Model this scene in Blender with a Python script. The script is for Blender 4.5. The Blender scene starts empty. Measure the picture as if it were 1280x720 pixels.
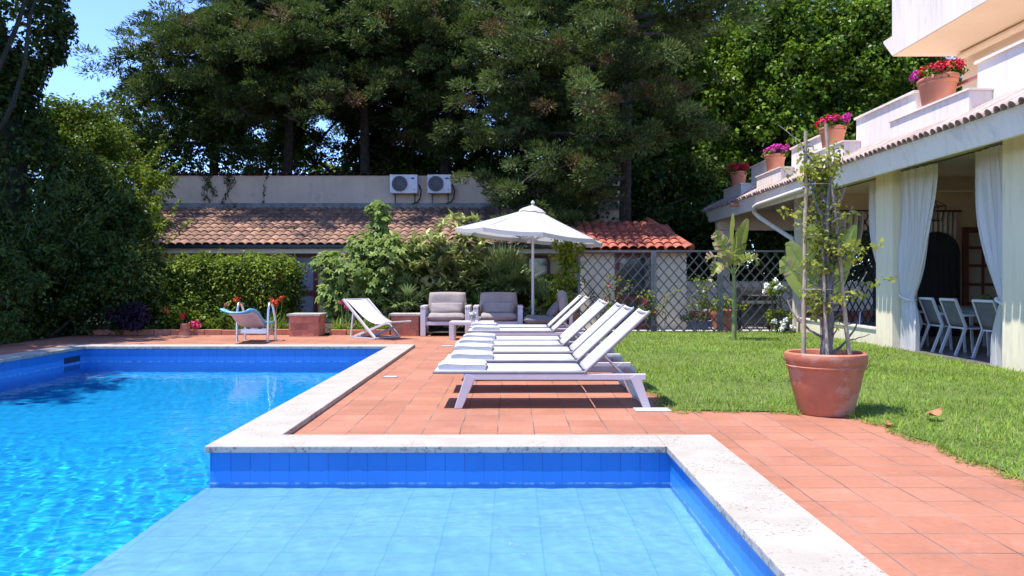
import bpy, math
import numpy as np
from mathutils import Vector, Matrix

scene = bpy.context.scene
COL = scene.collection
R = math.radians
RNG = np.random.default_rng

# ------------------------------------------------------------------ objects
def tag(o, label=None, cat=None, group=None, kind=None):
    if label: o['label'] = label
    if cat: o['category'] = cat
    if group: o['group'] = group
    if kind: o['kind'] = kind
    return o

def thing(name, label, cat, loc=(0, 0, 0), rz=0.0, group=None):
    o = bpy.data.objects.new(name, None)
    o.empty_display_size = .2
    COL.objects.link(o)
    o.location = loc
    o.rotation_euler = (0, 0, rz)
    return tag(o, label, cat, group)

def copy_tree(o, parent=None):
    c = o.copy()
    COL.objects.link(c)
    if parent is not None:
        c.parent = parent
    for ch in list(o.children):
        copy_tree(ch, c)
    return c

def link_mesh(name, me, mat=None, parent=None):
    o = bpy.data.objects.new(name, me)
    COL.objects.link(o)
    if mat is not None:
        me.materials.append(mat)
    if parent is not None:
        o.parent = parent
    return o

class MB:
    """collects simple solids and links them as one mesh"""
    def __init__(self):
        self.v = []; self.f = []; self.t = []
    def add(self, vs, fs, tint=0.5):
        n = len(self.v)
        self.v.extend([tuple(map(float, p)) for p in vs])
        for f in fs:
            self.f.append(tuple(i + n for i in f)); self.t.append(tint)
        return self
    def box(self, x0, x1, y0, y1, z0, z1, tint=.5):
        vs = [(x0,y0,z0),(x1,y0,z0),(x1,y1,z0),(x0,y1,z0),(x0,y0,z1),(x1,y0,z1),(x1,y1,z1),(x0,y1,z1)]
        return self.add(vs, [(3,2,1,0),(4,5,6,7),(0,1,5,4),(1,2,6,5),(2,3,7,6),(3,0,4,7)], tint)
    def beam(self, p0, p1, w, h, up=(0,0,1), tint=.5):
        p0 = Vector(p0); p1 = Vector(p1); d = (p1-p0).normalized()
        s = d.cross(Vector(up))
        if s.length < 1e-5: s = d.cross(Vector((1,0,0)))
        s.normalize(); u = s.cross(d)
        vs = []
        for p in (p0, p1):
            for a, b in ((-1,-1),(1,-1),(1,1),(-1,1)):
                vs.append(p + s*(a*w/2) + u*(b*h/2))
        return self.add(vs, [(0,1,2,3),(7,6,5,4),(4,5,1,0),(5,6,2,1),(6,7,3,2),(7,4,0,3)], tint)
    def tube(self, pts, r, n=8, caps=True, tint=.5):
        pts = [Vector(p) for p in pts]
        m = len(pts)
        rs = list(r) if hasattr(r, '__len__') else [r]*m
        ref = Vector((0.31, 0.17, 0.93))
        vs = []
        for i, p in enumerate(pts):
            d = (pts[min(i+1, m-1)] - pts[max(i-1, 0)]).normalized()
            s = d.cross(ref)
            if s.length < 1e-3: s = d.cross(Vector((1, 0, 0)))
            s.normalize(); u = d.cross(s)
            for k in range(n):
                a = 2*math.pi*k/n
                vs.append(p + (s*math.cos(a) + u*math.sin(a))*rs[i])
        fs = []
        for i in range(m-1):
            for k in range(n):
                k2 = (k+1) % n
                fs.append((i*n+k, i*n+k2, (i+1)*n+k2, (i+1)*n+k))
        if caps:
            fs.append(tuple(range(n-1, -1, -1)))
            fs.append(tuple((m-1)*n+k for k in range(n)))
        return self.add(vs, fs, tint)
    def lathe(self, prof, c=(0,0,0), n=32, sx=1, sy=1, tint=.5):
        vs = []; fs = []
        m = len(prof)
        for r, z in prof:
            for k in range(n):
                a = 2*math.pi*k/n
                vs.append((c[0]+r*sx*math.cos(a), c[1]+r*sy*math.sin(a), c[2]+z))
        for i in range(m-1):
            for k in range(n):
                k2 = (k+1) % n
                fs.append((i*n+k, i*n+k2, (i+1)*n+k2, (i+1)*n+k))
        fs.append(tuple(range(n-1, -1, -1)))
        fs.append(tuple((m-1)*n+k for k in range(n)))
        return self.add(vs, fs, tint)
    def prism(self, poly, axis, a0, a1, tint=.5):
        """poly: 2d points; axis: 'x','y','z' extrude direction"""
        def P(u, v, a):
            return {'x': (a,u,v), 'y': (u,a,v), 'z': (u,v,a)}[axis]
        n = len(poly)
        vs = [P(u,v,a0) for u,v in poly] + [P(u,v,a1) for u,v in poly]
        fs = [tuple(range(n-1,-1,-1)), tuple(range(n,2*n))]
        for k in range(n):
            k2 = (k+1) % n
            fs.append((k, k2, n+k2, n+k))
        return self.add(vs, fs, tint)
    def build(self, name, mat=None, parent=None, smooth=False, bevel=0, seg=2, sub=0, angle=40):
        me = bpy.data.meshes.new(name)
        me.from_pydata(self.v, [], self.f)
        at = me.attributes.new('tint', 'FLOAT', 'FACE')
        at.data.foreach_set('value', np.array(self.t, dtype=np.float32))
        import bmesh
        bm = bmesh.new(); bm.from_mesh(me)
        bmesh.ops.recalc_face_normals(bm, faces=bm.faces[:])
        bm.to_mesh(me); bm.free()
        if smooth:
            me.polygons.foreach_set('use_smooth', [True]*len(me.polygons))
            if smooth == 'auto':
                me.set_sharp_from_angle(angle=R(angle))
        o = link_mesh(name, me, mat, parent)
        if bevel:
            b = o.modifiers.new('bevel', 'BEVEL'); b.width = bevel; b.segments = seg
            b.limit_method = 'ANGLE'; b.angle_limit = R(35)
        if sub:
            s = o.modifiers.new('sub', 'SUBSURF'); s.levels = sub; s.render_levels = sub
        return o

def np_mesh(name, V, F, tint, mat, parent=None, smooth=False):
    """V (n,3), F (m,k) numpy -> one mesh; tint per face"""
    me = bpy.data.meshes.new(name)
    V = np.ascontiguousarray(V, dtype=np.float32); F = np.ascontiguousarray(F, dtype=np.int32)
    m, k = F.shape
    me.vertices.add(len(V)); me.vertices.foreach_set('co', V.ravel())
    me.loops.add(m*k); me.loops.foreach_set('vertex_index', F.ravel())
    me.polygons.add(m)
    me.polygons.foreach_set('loop_start', np.arange(0, m*k, k, dtype=np.int32))
    if smooth:
        me.polygons.foreach_set('use_smooth', np.ones(m, dtype=bool))
    at = me.attributes.new('tint', 'FLOAT', 'FACE')
    at.data.foreach_set('value', np.ascontiguousarray(np.broadcast_to(tint, (m,)), dtype=np.float32))
    me.update(calc_edges=True)
    return link_mesh(name, me, mat, parent)

def nrm(a):
    return a/np.maximum(np.linalg.norm(a, axis=-1, keepdims=True), 1e-9)

# ------------------------------------------------------------------ foliage
class Leaves:
    def __init__(self):
        self.P=[];self.A=[];self.N=[];self.L=[];self.W=[];self.T=[]
    def add(self, P, A, N, L, W, T):
        n = len(P)
        self.P.append(P); self.A.append(A); self.N.append(N)
        self.L.append(np.broadcast_to(L,(n,))); self.W.append(np.broadcast_to(W,(n,))); self.T.append(np.broadcast_to(T,(n,)))
        return self
    def build(self, name, mat, parent=None, fold=.22, droop=.12, mid=.45):
        P=np.concatenate(self.P); A=nrm(np.concatenate(self.A)); N=np.concatenate(self.N)
        L=np.concatenate(self.L)[:,None]; W=np.concatenate(self.W)[:,None]; T=np.concatenate(self.T)
        S = nrm(np.cross(N, A)); U = np.cross(A, S)
        n=len(P)
        V=np.empty((n,4,3))
        V[:,0]=P
        V[:,1]=P+A*L*mid+S*W*.5+U*W*fold
        V[:,2]=P+A*L-U*L*droop
        V[:,3]=P+A*L*mid-S*W*.5+U*W*fold
        F=np.arange(n*4).reshape(n,4)
        return np_mesh(name, V.reshape(-1,3), F, T, mat, parent)

def sph(rng, n, upbias=0.0):
    d = nrm(rng.normal(size=(n,3)))
    if upbias:
        d[:,2] += upbias; d = nrm(d)
    return d

def clump_leaves(lv, rng, C, r, n, L, W, flat=1.0, up=.5, shell=.4, tint=(.2,.8), ctint=.25, droop=.3, brown=0.0, jit=.5):
    """n leaves round each clump centre C (m,3) of radius r (m,)"""
    m=len(C)
    r=np.broadcast_to(r,(m,))
    d=sph(rng,m*n,.15)
    rr=np.repeat(r,n)[:,None]*(rng.random((m*n,1))**shell)
    off=d*rr; off[:,2]*=flat
    P=np.repeat(C,n,axis=0)+off
    N=nrm(d+np.array([0,0,up])+rng.normal(size=(m*n,3))*jit)
    A=rng.normal(size=(m*n,3))+d*.7-np.array([0,0,droop])
    A=A-N*np.sum(A*N,axis=1,keepdims=True)
    ct=np.repeat(rng.uniform(tint[0],tint[1],m),n)
    T=np.clip(ct+rng.normal(size=m*n)*.12,0,.88)
    if brown:
        b=np.repeat(rng.random(m)<brown,n)
        T=np.where(b,.97,T)
    s=rng.uniform(.65,1.25,m*n)
    lv.add(P,A,N,L*s,W*s,T)

def on_ellipsoid(rng, c, r, n, upbias=.25, inner=0.0):
    d=sph(rng,n,upbias)
    k=1-inner*rng.random((n,1))
    return np.array(c)+d*np.array(r)*k

def crown(lv, rng, ells, n_lobe, r1, n_clump, r2, n_leaf, L, W, up=.5, tint=(.2,.8), flat=.85, inner=.35, zmin=None, **kw):
    for c, r in ells:
        lob=on_ellipsoid(rng,c,r,n_lobe,.2,inner)
        cl=[]
        for q in lob:
            cl.append(on_ellipsoid(rng,q,(r1,r1,r1*.8),n_clump,.35,.3))
        cl=np.concatenate(cl)
        if zmin is not None:
            cl[:,2]=np.maximum(cl[:,2],zmin+rng.random(len(cl))*.3)
        clump_leaves(lv,rng,cl,rng.uniform(.7,1.2,len(cl))*r2,n_leaf,L,W,flat=flat,up=up,tint=tint,**kw)

def frond(lv, base, d0, length, rng, leaflet, lw, n=26, droop=.6, twist=0, ang=55, tint=.5, taper=True, vee=.35):
    """pinnate frond: leaflets on both sides of a curved midrib; returns the midrib points"""
    base=np.array(base,float); d=nrm(np.array(d0,float)); pts=[base]; step=length/n
    dirs=[]
    for i in range(n):
        d=nrm(d+np.array([0,0,-droop/n*(0.4+1.2*i/n)])); dirs.append(d)
        pts.append(pts[-1]+d*step)
    pts=np.array(pts); dirs=np.array(dirs)
    up=np.array([0,0,1.0])
    S=nrm(np.cross(dirs,up)+1e-6); U=np.cross(S,dirs)
    if twist:
        c,s=math.cos(twist),math.sin(twist); S,U=S*c+U*s,U*c-S*s
    t=(np.arange(n)+.5)/n
    ll=leaflet*(np.sin(np.pi*np.clip(t*.86+.12,0,1))**.6 if taper else np.ones(n))
    a=math.radians(ang)
    for sg in (-1,1):
        A=dirs*math.cos(a)+(S*sg*math.cos(vee)+U*math.sin(vee))*math.sin(a)+rng.normal(size=(n,3))*.06
        N=nrm(U*math.cos(vee)-S*sg*math.sin(vee))+rng.normal(size=(n,3))*.1
        lv.add(pts[1:]-dirs*step*.5,A,N,ll*rng.uniform(.85,1.1,n),lw,np.clip(tint+rng.normal(size=n)*.08,0,1))
    return pts

def strips(rng, P, A, L, W, droop, nseg=4, T=.5, prof=None):
    """long bending blades; returns V,F,tint"""
    n=len(P); A=nrm(A)
    up=np.array([0,0,1.0])
    S=nrm(np.cross(A,up)+rng.normal(size=(n,3))*.02)
    L=np.broadcast_to(L,(n,)); W=np.broadcast_to(W,(n,)); droop=np.broadcast_to(droop,(n,))
    p=P.copy(); d=A.copy(); rows=[]
    for i in range(nseg+1):
        t=i/nseg
        w=(prof(t) if prof else (1-t)**.7*min(1,.5+t*2))
        rows.append((p-S*(W*w/2)[:,None], p+S*(W*w/2)[:,None]))
        d=nrm(d-up*(droop/nseg)[:,None]); p=p+d*(L/nseg)[:,None]
    V=np.stack([np.stack(r,1) for r in rows],1).reshape(n,-1,3)
    k=(nseg+1)*2
    F=[]
    for i in range(nseg):
        F.append([2*i,2*i+1,2*i+3,2*i+2])
    F=np.array(F)
    FF=(np.arange(n)[:,None,None]*k+F[None]).reshape(-1,4)
    return V.reshape(-1,3),FF,np.repeat(np.broadcast_to(T,(n,)),nseg)

# ------------------------------------------------------------------ materials
MATS={}
def nodes_of(name):
    m=bpy.data.materials.new(name); m.use_nodes=True
    nt=m.node_tree; b=nt.nodes['Principled BSDF']
    return m,nt,b
def noise(nt, scale, detail=4, rough=.6, vec=None, dist=0):
    n=nt.nodes.new('ShaderNodeTexNoise'); n.inputs['Scale'].default_value=scale
    n.inputs['Detail'].default_value=detail; n.inputs['Roughness'].default_value=rough
    n.inputs['Distortion'].default_value=dist
    nt.links.new(vec if vec is not None else coord(nt), n.inputs['Vector'])
    return n.outputs['Fac']
def coord(nt):
    for n in nt.nodes:
        if n.type=='TEX_COORD': return n.outputs['Object']
    return nt.nodes.new('ShaderNodeTexCoord').outputs['Object']
def ramp(nt, fac, stops):
    r=nt.nodes.new('ShaderNodeValToRGB'); e=r.color_ramp.elements
    while len(e)<len(stops): e.new(.5)
    for el,(p,c) in zip(e,stops):
        el.position=p; el.color=(*c,1) if len(c)==3 else c
    nt.links.new(fac,r.inputs['Fac']); return r.outputs['Color']
def mix(nt, fac, a, b, mode='MIX'):
    n=nt.nodes.new('ShaderNodeMix'); n.data_type='RGBA'; n.blend_type=mode
    def put(s,v):
        if isinstance(v,(tuple,list)): s.default_value=(*v,1) if len(v)==3 else v
        elif isinstance(v,(int,float)): s.default_value=v
        else: nt.links.new(v,s)
    put(n.inputs['Factor'],fac); put(n.inputs['A'],a); put(n.inputs['B'],b)
    return n.outputs['Result']
def math_(nt, op, a, b=None, clamp=False):
    n=nt.nodes.new('ShaderNodeMath'); n.operation=op; n.use_clamp=clamp
    for i,v in enumerate((a,b)):
        if v is None: continue
        if isinstance(v,(int,float)): n.inputs[i].default_value=v
        else: nt.links.new(v,n.inputs[i])
    return n.outputs[0]
def bumpit(nt, b, h, strength, dist=.01):
    n=nt.nodes.new('ShaderNodeBump'); n.inputs['Strength'].default_value=strength; n.inputs['Distance'].default_value=dist
    nt.links.new(h,n.inputs['Height']); nt.links.new(n.outputs['Normal'],b.inputs['Normal'])
def mat(name, c1, c2=None, scale=4, rough=.6, bump=0, bscale=60, bdist=.01, metal=0, spec=.5, lo=.35, hi=.65, spots=None, tinted=0.0, streak=None):
    m,nt,b=nodes_of(name)
    b.inputs['Roughness'].default_value=rough; b.inputs['Metallic'].default_value=metal
    b.inputs['Specular IOR Level'].default_value=spec
    if c2 is None: c2=tuple(x*.86 for x in c1)
    col=ramp(nt,noise(nt,scale,6),[(lo,c1),(hi,c2)])
    if spots:
        sc,th,cc,amt=spots
        f=ramp(nt,noise(nt,sc,5,.65),[(th,(0,0,0)),(th+.06,(amt,amt,amt))])
        col=mix(nt,f,col,cc)
    if streak:
        mp=nt.nodes.new('ShaderNodeMapping'); mp.inputs['Scale'].default_value=(5,5,.45); nt.links.new(coord(nt),mp.inputs['Vector'])
        f=ramp(nt,noise(nt,1.6,6,.7,vec=mp.outputs[0]),[(.50,(0,0,0)),(.72,(streak,streak,streak))]); col=mix(nt,f,col,(.36,.33,.29))
        g_=nt.nodes.new('ShaderNodeSeparateXYZ'); nt.links.new(coord(nt),g_.inputs[0])
        e=math_(nt,'ADD',math_(nt,'MULTIPLY',noise(nt,7,5,.7),.45),math_(nt,'MULTIPLY',g_.outputs['Z'],-1.0))
        f=math_(nt,'MULTIPLY',e,2.5,clamp=True)
        col=mix(nt,math_(nt,'MULTIPLY',f,streak),col,(.30,.27,.20))
    if tinted:
        a=nt.nodes.new('ShaderNodeAttribute'); a.attribute_name='tint'
        k=math_(nt,'ADD',math_(nt,'MULTIPLY',a.outputs['Fac'],2*tinted),1-tinted)
        cb=nt.nodes.new('ShaderNodeCombineColor')
        for i in range(3): nt.links.new(k,cb.inputs[i])
        col=mix(nt,1.0,col,cb.outputs[0],'MULTIPLY')
    nt.links.new(col,b.inputs['Base Color'])
    if bump: bumpit(nt,b,noise(nt,bscale,4),bump,bdist)
    MATS[name]=m; return m
def leafmat(name, dark, light, alt=None, rough=.6, trans=.32, spec=.18):
    m,nt,b=nodes_of(name)
    a=nt.nodes.new('ShaderNodeAttribute'); a.attribute_name='tint'
    st=[(0,dark),(.85,light)]
    if alt: st+= [(.92,light),(.95,alt)]
    col=ramp(nt,a.outputs['Fac'],st)
    nt.links.new(col,b.inputs['Base Color'])
    b.inputs['Roughness'].default_value=rough; b.inputs['Specular IOR Level'].default_value=spec
    t=nt.nodes.new('ShaderNodeBsdfTranslucent')
    tc=mix(nt,.55,col,(.30,.42,.03)); nt.links.new(mix(nt,.5,col,tc),t.inputs['Color'])
    mx=nt.nodes.new('ShaderNodeMixShader'); mx.inputs[0].default_value=trans
    nt.links.new(b.outputs[0],mx.inputs[1]); nt.links.new(t.outputs[0],mx.inputs[2])
    nt.links.new(mx.outputs[0],nt.nodes['Material Output'].inputs['Surface'])
    MATS[name]=m; return m

SUN_E,SKY_S,EXPO=2.75,.15,1.6
def anchor(t):
    inv=(Matrix.Translation(t.location)@t.rotation_euler.to_matrix().to_4x4()).inverted()
    for ch in t.children: ch.matrix_parent_inverse=inv
    return t

# ------------------------------------------------------------------ the materials of the place
mat('white_paint',(.56,.54,.535),(.50,.485,.48),scale=3,rough=.45)
mat('white_fabric',(.50,.485,.48),(.45,.44,.438),scale=8,rough=.9,bump=.25,bscale=240,bdist=.002)
mat('towel',(.48,.47,.47),(.43,.42,.42),scale=14,rough=1,bump=.6,bscale=160,bdist=.006)
mat('cushion',(.315,.262,.245),(.265,.22,.205),scale=6,rough=.95,bump=.35,bscale=14,bdist=.03)
mat('dark_cushion',(.16,.14,.145),(.13,.115,.12),scale=6,rough=.95,bump=.35,bscale=14,bdist=.03)
mat('frame_white',(.58,.53,.53),(.52,.475,.48),scale=3,rough=.4)
mat('tube_shade',(.25,.235,.245),(.20,.19,.20),scale=6,rough=.45)  # lounger tubes darkened: shade of the gaps between slings put into the colour
mat('steel',(.74,.74,.76),(.66,.66,.69),scale=8,rough=.3,metal=1)
mat('dark_metal',(.045,.05,.055),(.065,.07,.075),scale=8,rough=.45,metal=.3)
mat('grey_metal',(.10,.11,.12),(.15,.16,.17),scale=8,rough=.4,metal=.3)
mat('stucco_white',(.86,.755,.665),(.80,.70,.61),scale=.9,rough=.9,bump=.25,bscale=110,bdist=.004,spots=(2.2,.62,(.55,.50,.46),.35),streak=.4)
mat('stucco_cream',(.88,.78,.57),(.83,.73,.53),scale=1.2,rough=.9,bump=.2,bscale=110,bdist=.004,streak=.35)
mat('stucco_peach',(.85,.66,.47),(.80,.61,.43),scale=1.0,rough=.9,bump=.2,bscale=110,bdist=.004)
mat('fascia_white',(.90,.825,.745),(.84,.77,.695),scale=1.4,rough=.85,bump=.1,bscale=60,spots=(1.6,.6,(.58,.57,.56),.4),streak=.3)
mat('yellow_wall',(.85,.66,.34),(.78,.60,.30),scale=1.5,rough=.9,bump=.2,bscale=90,bdist=.004)
mat('annex_wall',(.86,.72,.57),(.79,.66,.52),scale=1.5,rough=.9,bump=.2,bscale=90,bdist=.004)
mat('grey_render',(.66,.52,.385),(.56,.44,.325),scale=1.2,rough=.95,bump=.4,bscale=70,bdist=.006,spots=(3.5,.60,(.36,.30,.25),.4),streak=.35)
mat('old_band',(.30,.29,.27),(.16,.15,.14),scale=5,rough=.95,bump=.4,bscale=60,bdist=.01)
mat('roof_tile',(.33,.185,.125),(.205,.118,.085),scale=3.5,rough=.9,bump=.3,bscale=40,bdist=.01,spots=(9,.60,(.10,.08,.065),.7),tinted=.35)
mat('red_tile',(.40,.105,.06),(.29,.08,.05),scale=4,rough=.85,bump=.3,bscale=40,bdist=.01,spots=(7,.62,(.12,.07,.05),.6),tinted=.3)
mat('old_tile',(.42,.30,.26),(.30,.215,.19),scale=6,rough=.9,bump=.3,bscale=40,bdist=.008,spots=(14,.58,(.12,.10,.09),.6),tinted=.3)
mat('wall_cap',(.10,.075,.06),(.17,.12,.09),scale=6,rough=.95)
mat('gutter_dark',(.022,.02,.022),(.035,.03,.03),scale=4,rough=.4)
mat('maroon_wood',(.19,.035,.028),(.13,.025,.02),scale=5,rough=.5)
mat('glass_dark',(.055,.065,.075),(.03,.035,.04),scale=3,rough=.08,spec=.8)
mat('curtain_grey',(.34,.35,.38),(.27,.28,.31),scale=6,rough=.9)
mat('door_dark',(.02,.022,.028),(.03,.032,.038),scale=4,rough=.5)
mat('door_wood',(.17,.055,.028),(.11,.035,.018),scale=6,rough=.45)
mat('pane_cream',(.52,.44,.34),(.45,.38,.30),scale=3,rough=.15)
mat('porch_floor',(.20,.18,.165),(.13,.115,.105),scale=3,rough=.35)
mat('terracotta',(.50,.165,.085),(.38,.115,.062),scale=5,rough=.75,bump=.25,bscale=40,bdist=.006,lo=.3,hi=.7,spots=(3.2,.52,(.52,.30,.22),.45))
mat('terracotta_light',(.62,.235,.135),(.54,.19,.105),scale=4,rough=.7,bump=.15,bscale=40,bdist=.005)
mat('soil',(.075,.05,.034),(.04,.027,.019),scale=20,rough=1,bump=1,bscale=50,bdist=.03)
mat('bark',(.16,.125,.10),(.085,.065,.05),scale=9,rough=.95,bump=1,bscale=26,bdist=.04)
mat('bark_dark',(.075,.058,.046),(.035,.028,.022),scale=8,rough=.95,bump=1,bscale=18,bdist=.05)
mat('bark_grey',(.24,.20,.18),(.14,.115,.10),scale=14,rough=.9,bump=.8,bscale=60,bdist=.01)
mat('bamboo',(.46,.36,.24),(.34,.25,.16),scale=10,rough=.6,bump=.3,bscale=50,bdist=.005)
mat('brick_red',(.40,.125,.07),(.29,.09,.055),scale=6,rough=.9,bump=.4,bscale=60,bdist=.006)
mat('stem_green',(.16,.22,.07),(.24,.27,.10),scale=8,rough=.6)
mat('board_blue',(.12,.42,.66),(.10,.38,.62),scale=4,rough=.35)
mat('board_under',(.60,.58,.66),(.52,.50,.58),scale=5,rough=.6)
mat('ac_white',(.70,.71,.74),(.62,.63,.66),scale=4,rough=.5)
mat('ac_fan',(.02,.02,.03),(.045,.045,.055),scale=12,rough=.4)
mat('logo_blue',(.02,.05,.25),(.02,.045,.22),scale=4,rough=.4)
mat('grey_sling',(.14,.145,.155),(.11,.115,.12),scale=9,rough=.9)
mat('chair_frame',(.60,.60,.62),(.54,.54,.56),scale=5,rough=.4)
mat('table_top',(.24,.24,.25),(.19,.19,.20),scale=5,rough=.35)
mat('bbq_black',(.018,.018,.02),(.03,.03,.032),scale=6,rough=.35)
mat('pale_slab',(.44,.42,.40),(.37,.355,.335),scale=8,rough=.9)
mat('beige_curtain',(.58,.50,.42),(.50,.43,.36),scale=5,rough=.95)
mat('pipe_cream',(.72,.66,.55),(.66,.60,.50),scale=5,rough=.5)
mat('pink_rail',(.36,.15,.14),(.30,.12,.12),scale=5,rough=.5)
mat('yellow_sack',(.75,.52,.03),(.65,.44,.03),scale=5,rough=.8)
mat('wet_dark',(.015,.015,.02),(.02,.02,.025),scale=5,rough=.3)
mat('dry_leaf',(.40,.19,.08),(.28,.12,.05),scale=20,rough=.8)
mat('red_petal',(.62,.012,.03),(.50,.008,.03),scale=20,rough=.7)
mat('magenta_petal',(.62,.02,.34),(.50,.015,.28),scale=20,rough=.7)
mat('pink_petal',(.70,.06,.16),(.58,.04,.12),scale=20,rough=.7)
mat('orange_petal',(.80,.10,.02),(.68,.07,.015),scale=20,rough=.7)
mat('white_petal',(.82,.82,.76),(.74,.74,.68),scale=20,rough=.7)

m,nt,b=nodes_of('curtain_white'); b.inputs['Base Color'].default_value=(.95,.905,.86,1); b.inputs['Roughness'].default_value=.95
t=nt.nodes.new('ShaderNodeBsdfTranslucent'); t.inputs['Color'].default_value=(.75,.76,.80,1)
mx=nt.nodes.new('ShaderNodeMixShader'); mx.inputs[0].default_value=.35
nt.links.new(b.outputs[0],mx.inputs[1]); nt.links.new(t.outputs[0],mx.inputs[2]); nt.links.new(mx.outputs[0],nt.nodes['Material Output'].inputs['Surface'])
MATS['curtain_white']=m
m,nt,b=nodes_of('parasol_cloth'); b.inputs['Base Color'].default_value=(.54,.525,.52,1); b.inputs['Roughness'].default_value=.9
t=nt.nodes.new('ShaderNodeBsdfTranslucent'); t.inputs['Color'].default_value=(.7,.7,.72,1)
mx=nt.nodes.new('ShaderNodeMixShader'); mx.inputs[0].default_value=.3
nt.links.new(b.outputs[0],mx.inputs[1]); nt.links.new(t.outputs[0],mx.inputs[2]); nt.links.new(mx.outputs[0],nt.nodes['Material Output'].inputs['Surface'])
MATS['parasol_cloth']=m

leafmat('leaf_conifer',(.011,.021,.009),(.100,.155,.044),alt=(.12,.075,.04),trans=.2,rough=.6)
leafmat('leaf_conifer_pale',(.016,.028,.011),(.132,.185,.060),alt=(.15,.085,.05),trans=.2,rough=.6)
leafmat('leaf_ivy',(.009,.028,.005),(.165,.285,.026),trans=.32,rough=.4)
leafmat('leaf_dark',(.011,.028,.007),(.085,.135,.024),trans=.25,rough=.45)
leafmat('leaf_mid',(.020,.050,.008),(.16,.23,.022),trans=.3,rough=.4)
leafmat('leaf_hedge',(.014,.042,.006),(.235,.31,.030),trans=.3,rough=.6)
leafmat('leaf_fig',(.055,.11,.020),(.25,.335,.075),trans=.35,rough=.5)
leafmat('leaf_loquat',(.09,.13,.035),(.40,.43,.16),trans=.25,rough=.4)
leafmat('leaf_palm',(.07,.12,.04),(.28,.35,.14),trans=.2,rough=.4)
leafmat('leaf_lime',(.100,.160,.014),(.280,.330,.035),trans=.4,rough=.45)
leafmat('leaf_banana',(.11,.16,.03),(.38,.42,.11),alt=(.42,.30,.20),trans=.4,rough=.45)
leafmat('leaf_lily',(.075,.15,.016),(.28,.38,.05),trans=.3,rough=.4)
leafmat('leaf_purple',(.014,.008,.020),(.040,.020,.050),trans=.15)
leafmat('leaf_young',(.085,.12,.016),(.38,.40,.07),alt=(.30,.12,.05),trans=.4)
leafmat('grass_blade',(.085,.155,.016),(.255,.39,.048),alt=(.30,.27,.10),trans=.3,rough=.5)

mat('lattice_brown',(.105,.10,.10),(.075,.07,.07),scale=8,rough=.6)
# terracotta paving
m,nt,b=nodes_of('terrace_tiles')
br=nt.nodes.new('ShaderNodeTexBrick'); br.offset=0; br.squash=1
mp=nt.nodes.new('ShaderNodeMapping'); mp.inputs['Location'].default_value=(.12,.06,0)
dn=nt.nodes.new('ShaderNodeTexNoise'); dn.inputs['Scale'].default_value=2.6; dn.inputs['Detail'].default_value=3
nt.links.new(coord(nt),dn.inputs['Vector'])
wob=nt.nodes.new('ShaderNodeMix'); wob.data_type='RGBA'; wob.blend_type='LINEAR_LIGHT'; wob.inputs['Factor'].default_value=.012
nt.links.new(coord(nt),wob.inputs['A']); nt.links.new(dn.outputs['Color'],wob.inputs['B'])
nt.links.new(wob.outputs['Result'],mp.inputs['Vector'])
nt.links.new(mp.outputs[0],br.inputs['Vector'])
for k,v in dict(Scale=1,**{'Brick Width':.303,'Row Height':.298,'Mortar Size':.005,'Mortar Smooth':.2,'Bias':0}).items(): br.inputs[k].default_value=v
br.inputs['Color1'].default_value=(.345,.140,.082,1); br.inputs['Color2'].default_value=(.405,.175,.108,1); nt.links.new(ramp(nt,noise(nt,1.7,3),[(.40,(.10,.068,.055)),(.62,(.26,.19,.155))]),br.inputs['Mortar'])
n1=ramp(nt,noise(nt,1.1,6,.65),[(.3,(.80,.78,.77)),(.7,(1.10,1.09,1.08))])
c=mix(nt,1,br.outputs['Color'],n1,'MULTIPLY')
n2=ramp(nt,noise(nt,26,5,.7),[(.35,(.92,.90,.89)),(.65,(1.05,1.05,1.05))])
c=mix(nt,1,c,n2,'MULTIPLY')
pale=ramp(nt,noise(nt,3.2,5,.7),[(.55,(0,0,0)),(.75,(.35,.35,.35))])
c=mix(nt,pale,c,(.42,.25,.19))
sp=ramp(nt,noise(nt,9,3,.5),[(.70,(0,0,0)),(.74,(.6,.6,.6))])
c=mix(nt,sp,c,(.30,.11,.07))
nt.links.new(c,b.inputs['Base Color']); b.inputs['Roughness'].default_value=.75; b.inputs['Specular IOR Level'].default_value=.35
h=math_(nt,'ADD',math_(nt,'MULTIPLY',br.outputs['Fac'],-1),math_(nt,'MULTIPLY',noise(nt,40,4),.25))
bumpit(nt,b,h,.5,.004)
MATS['terrace_tiles']=m

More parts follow.
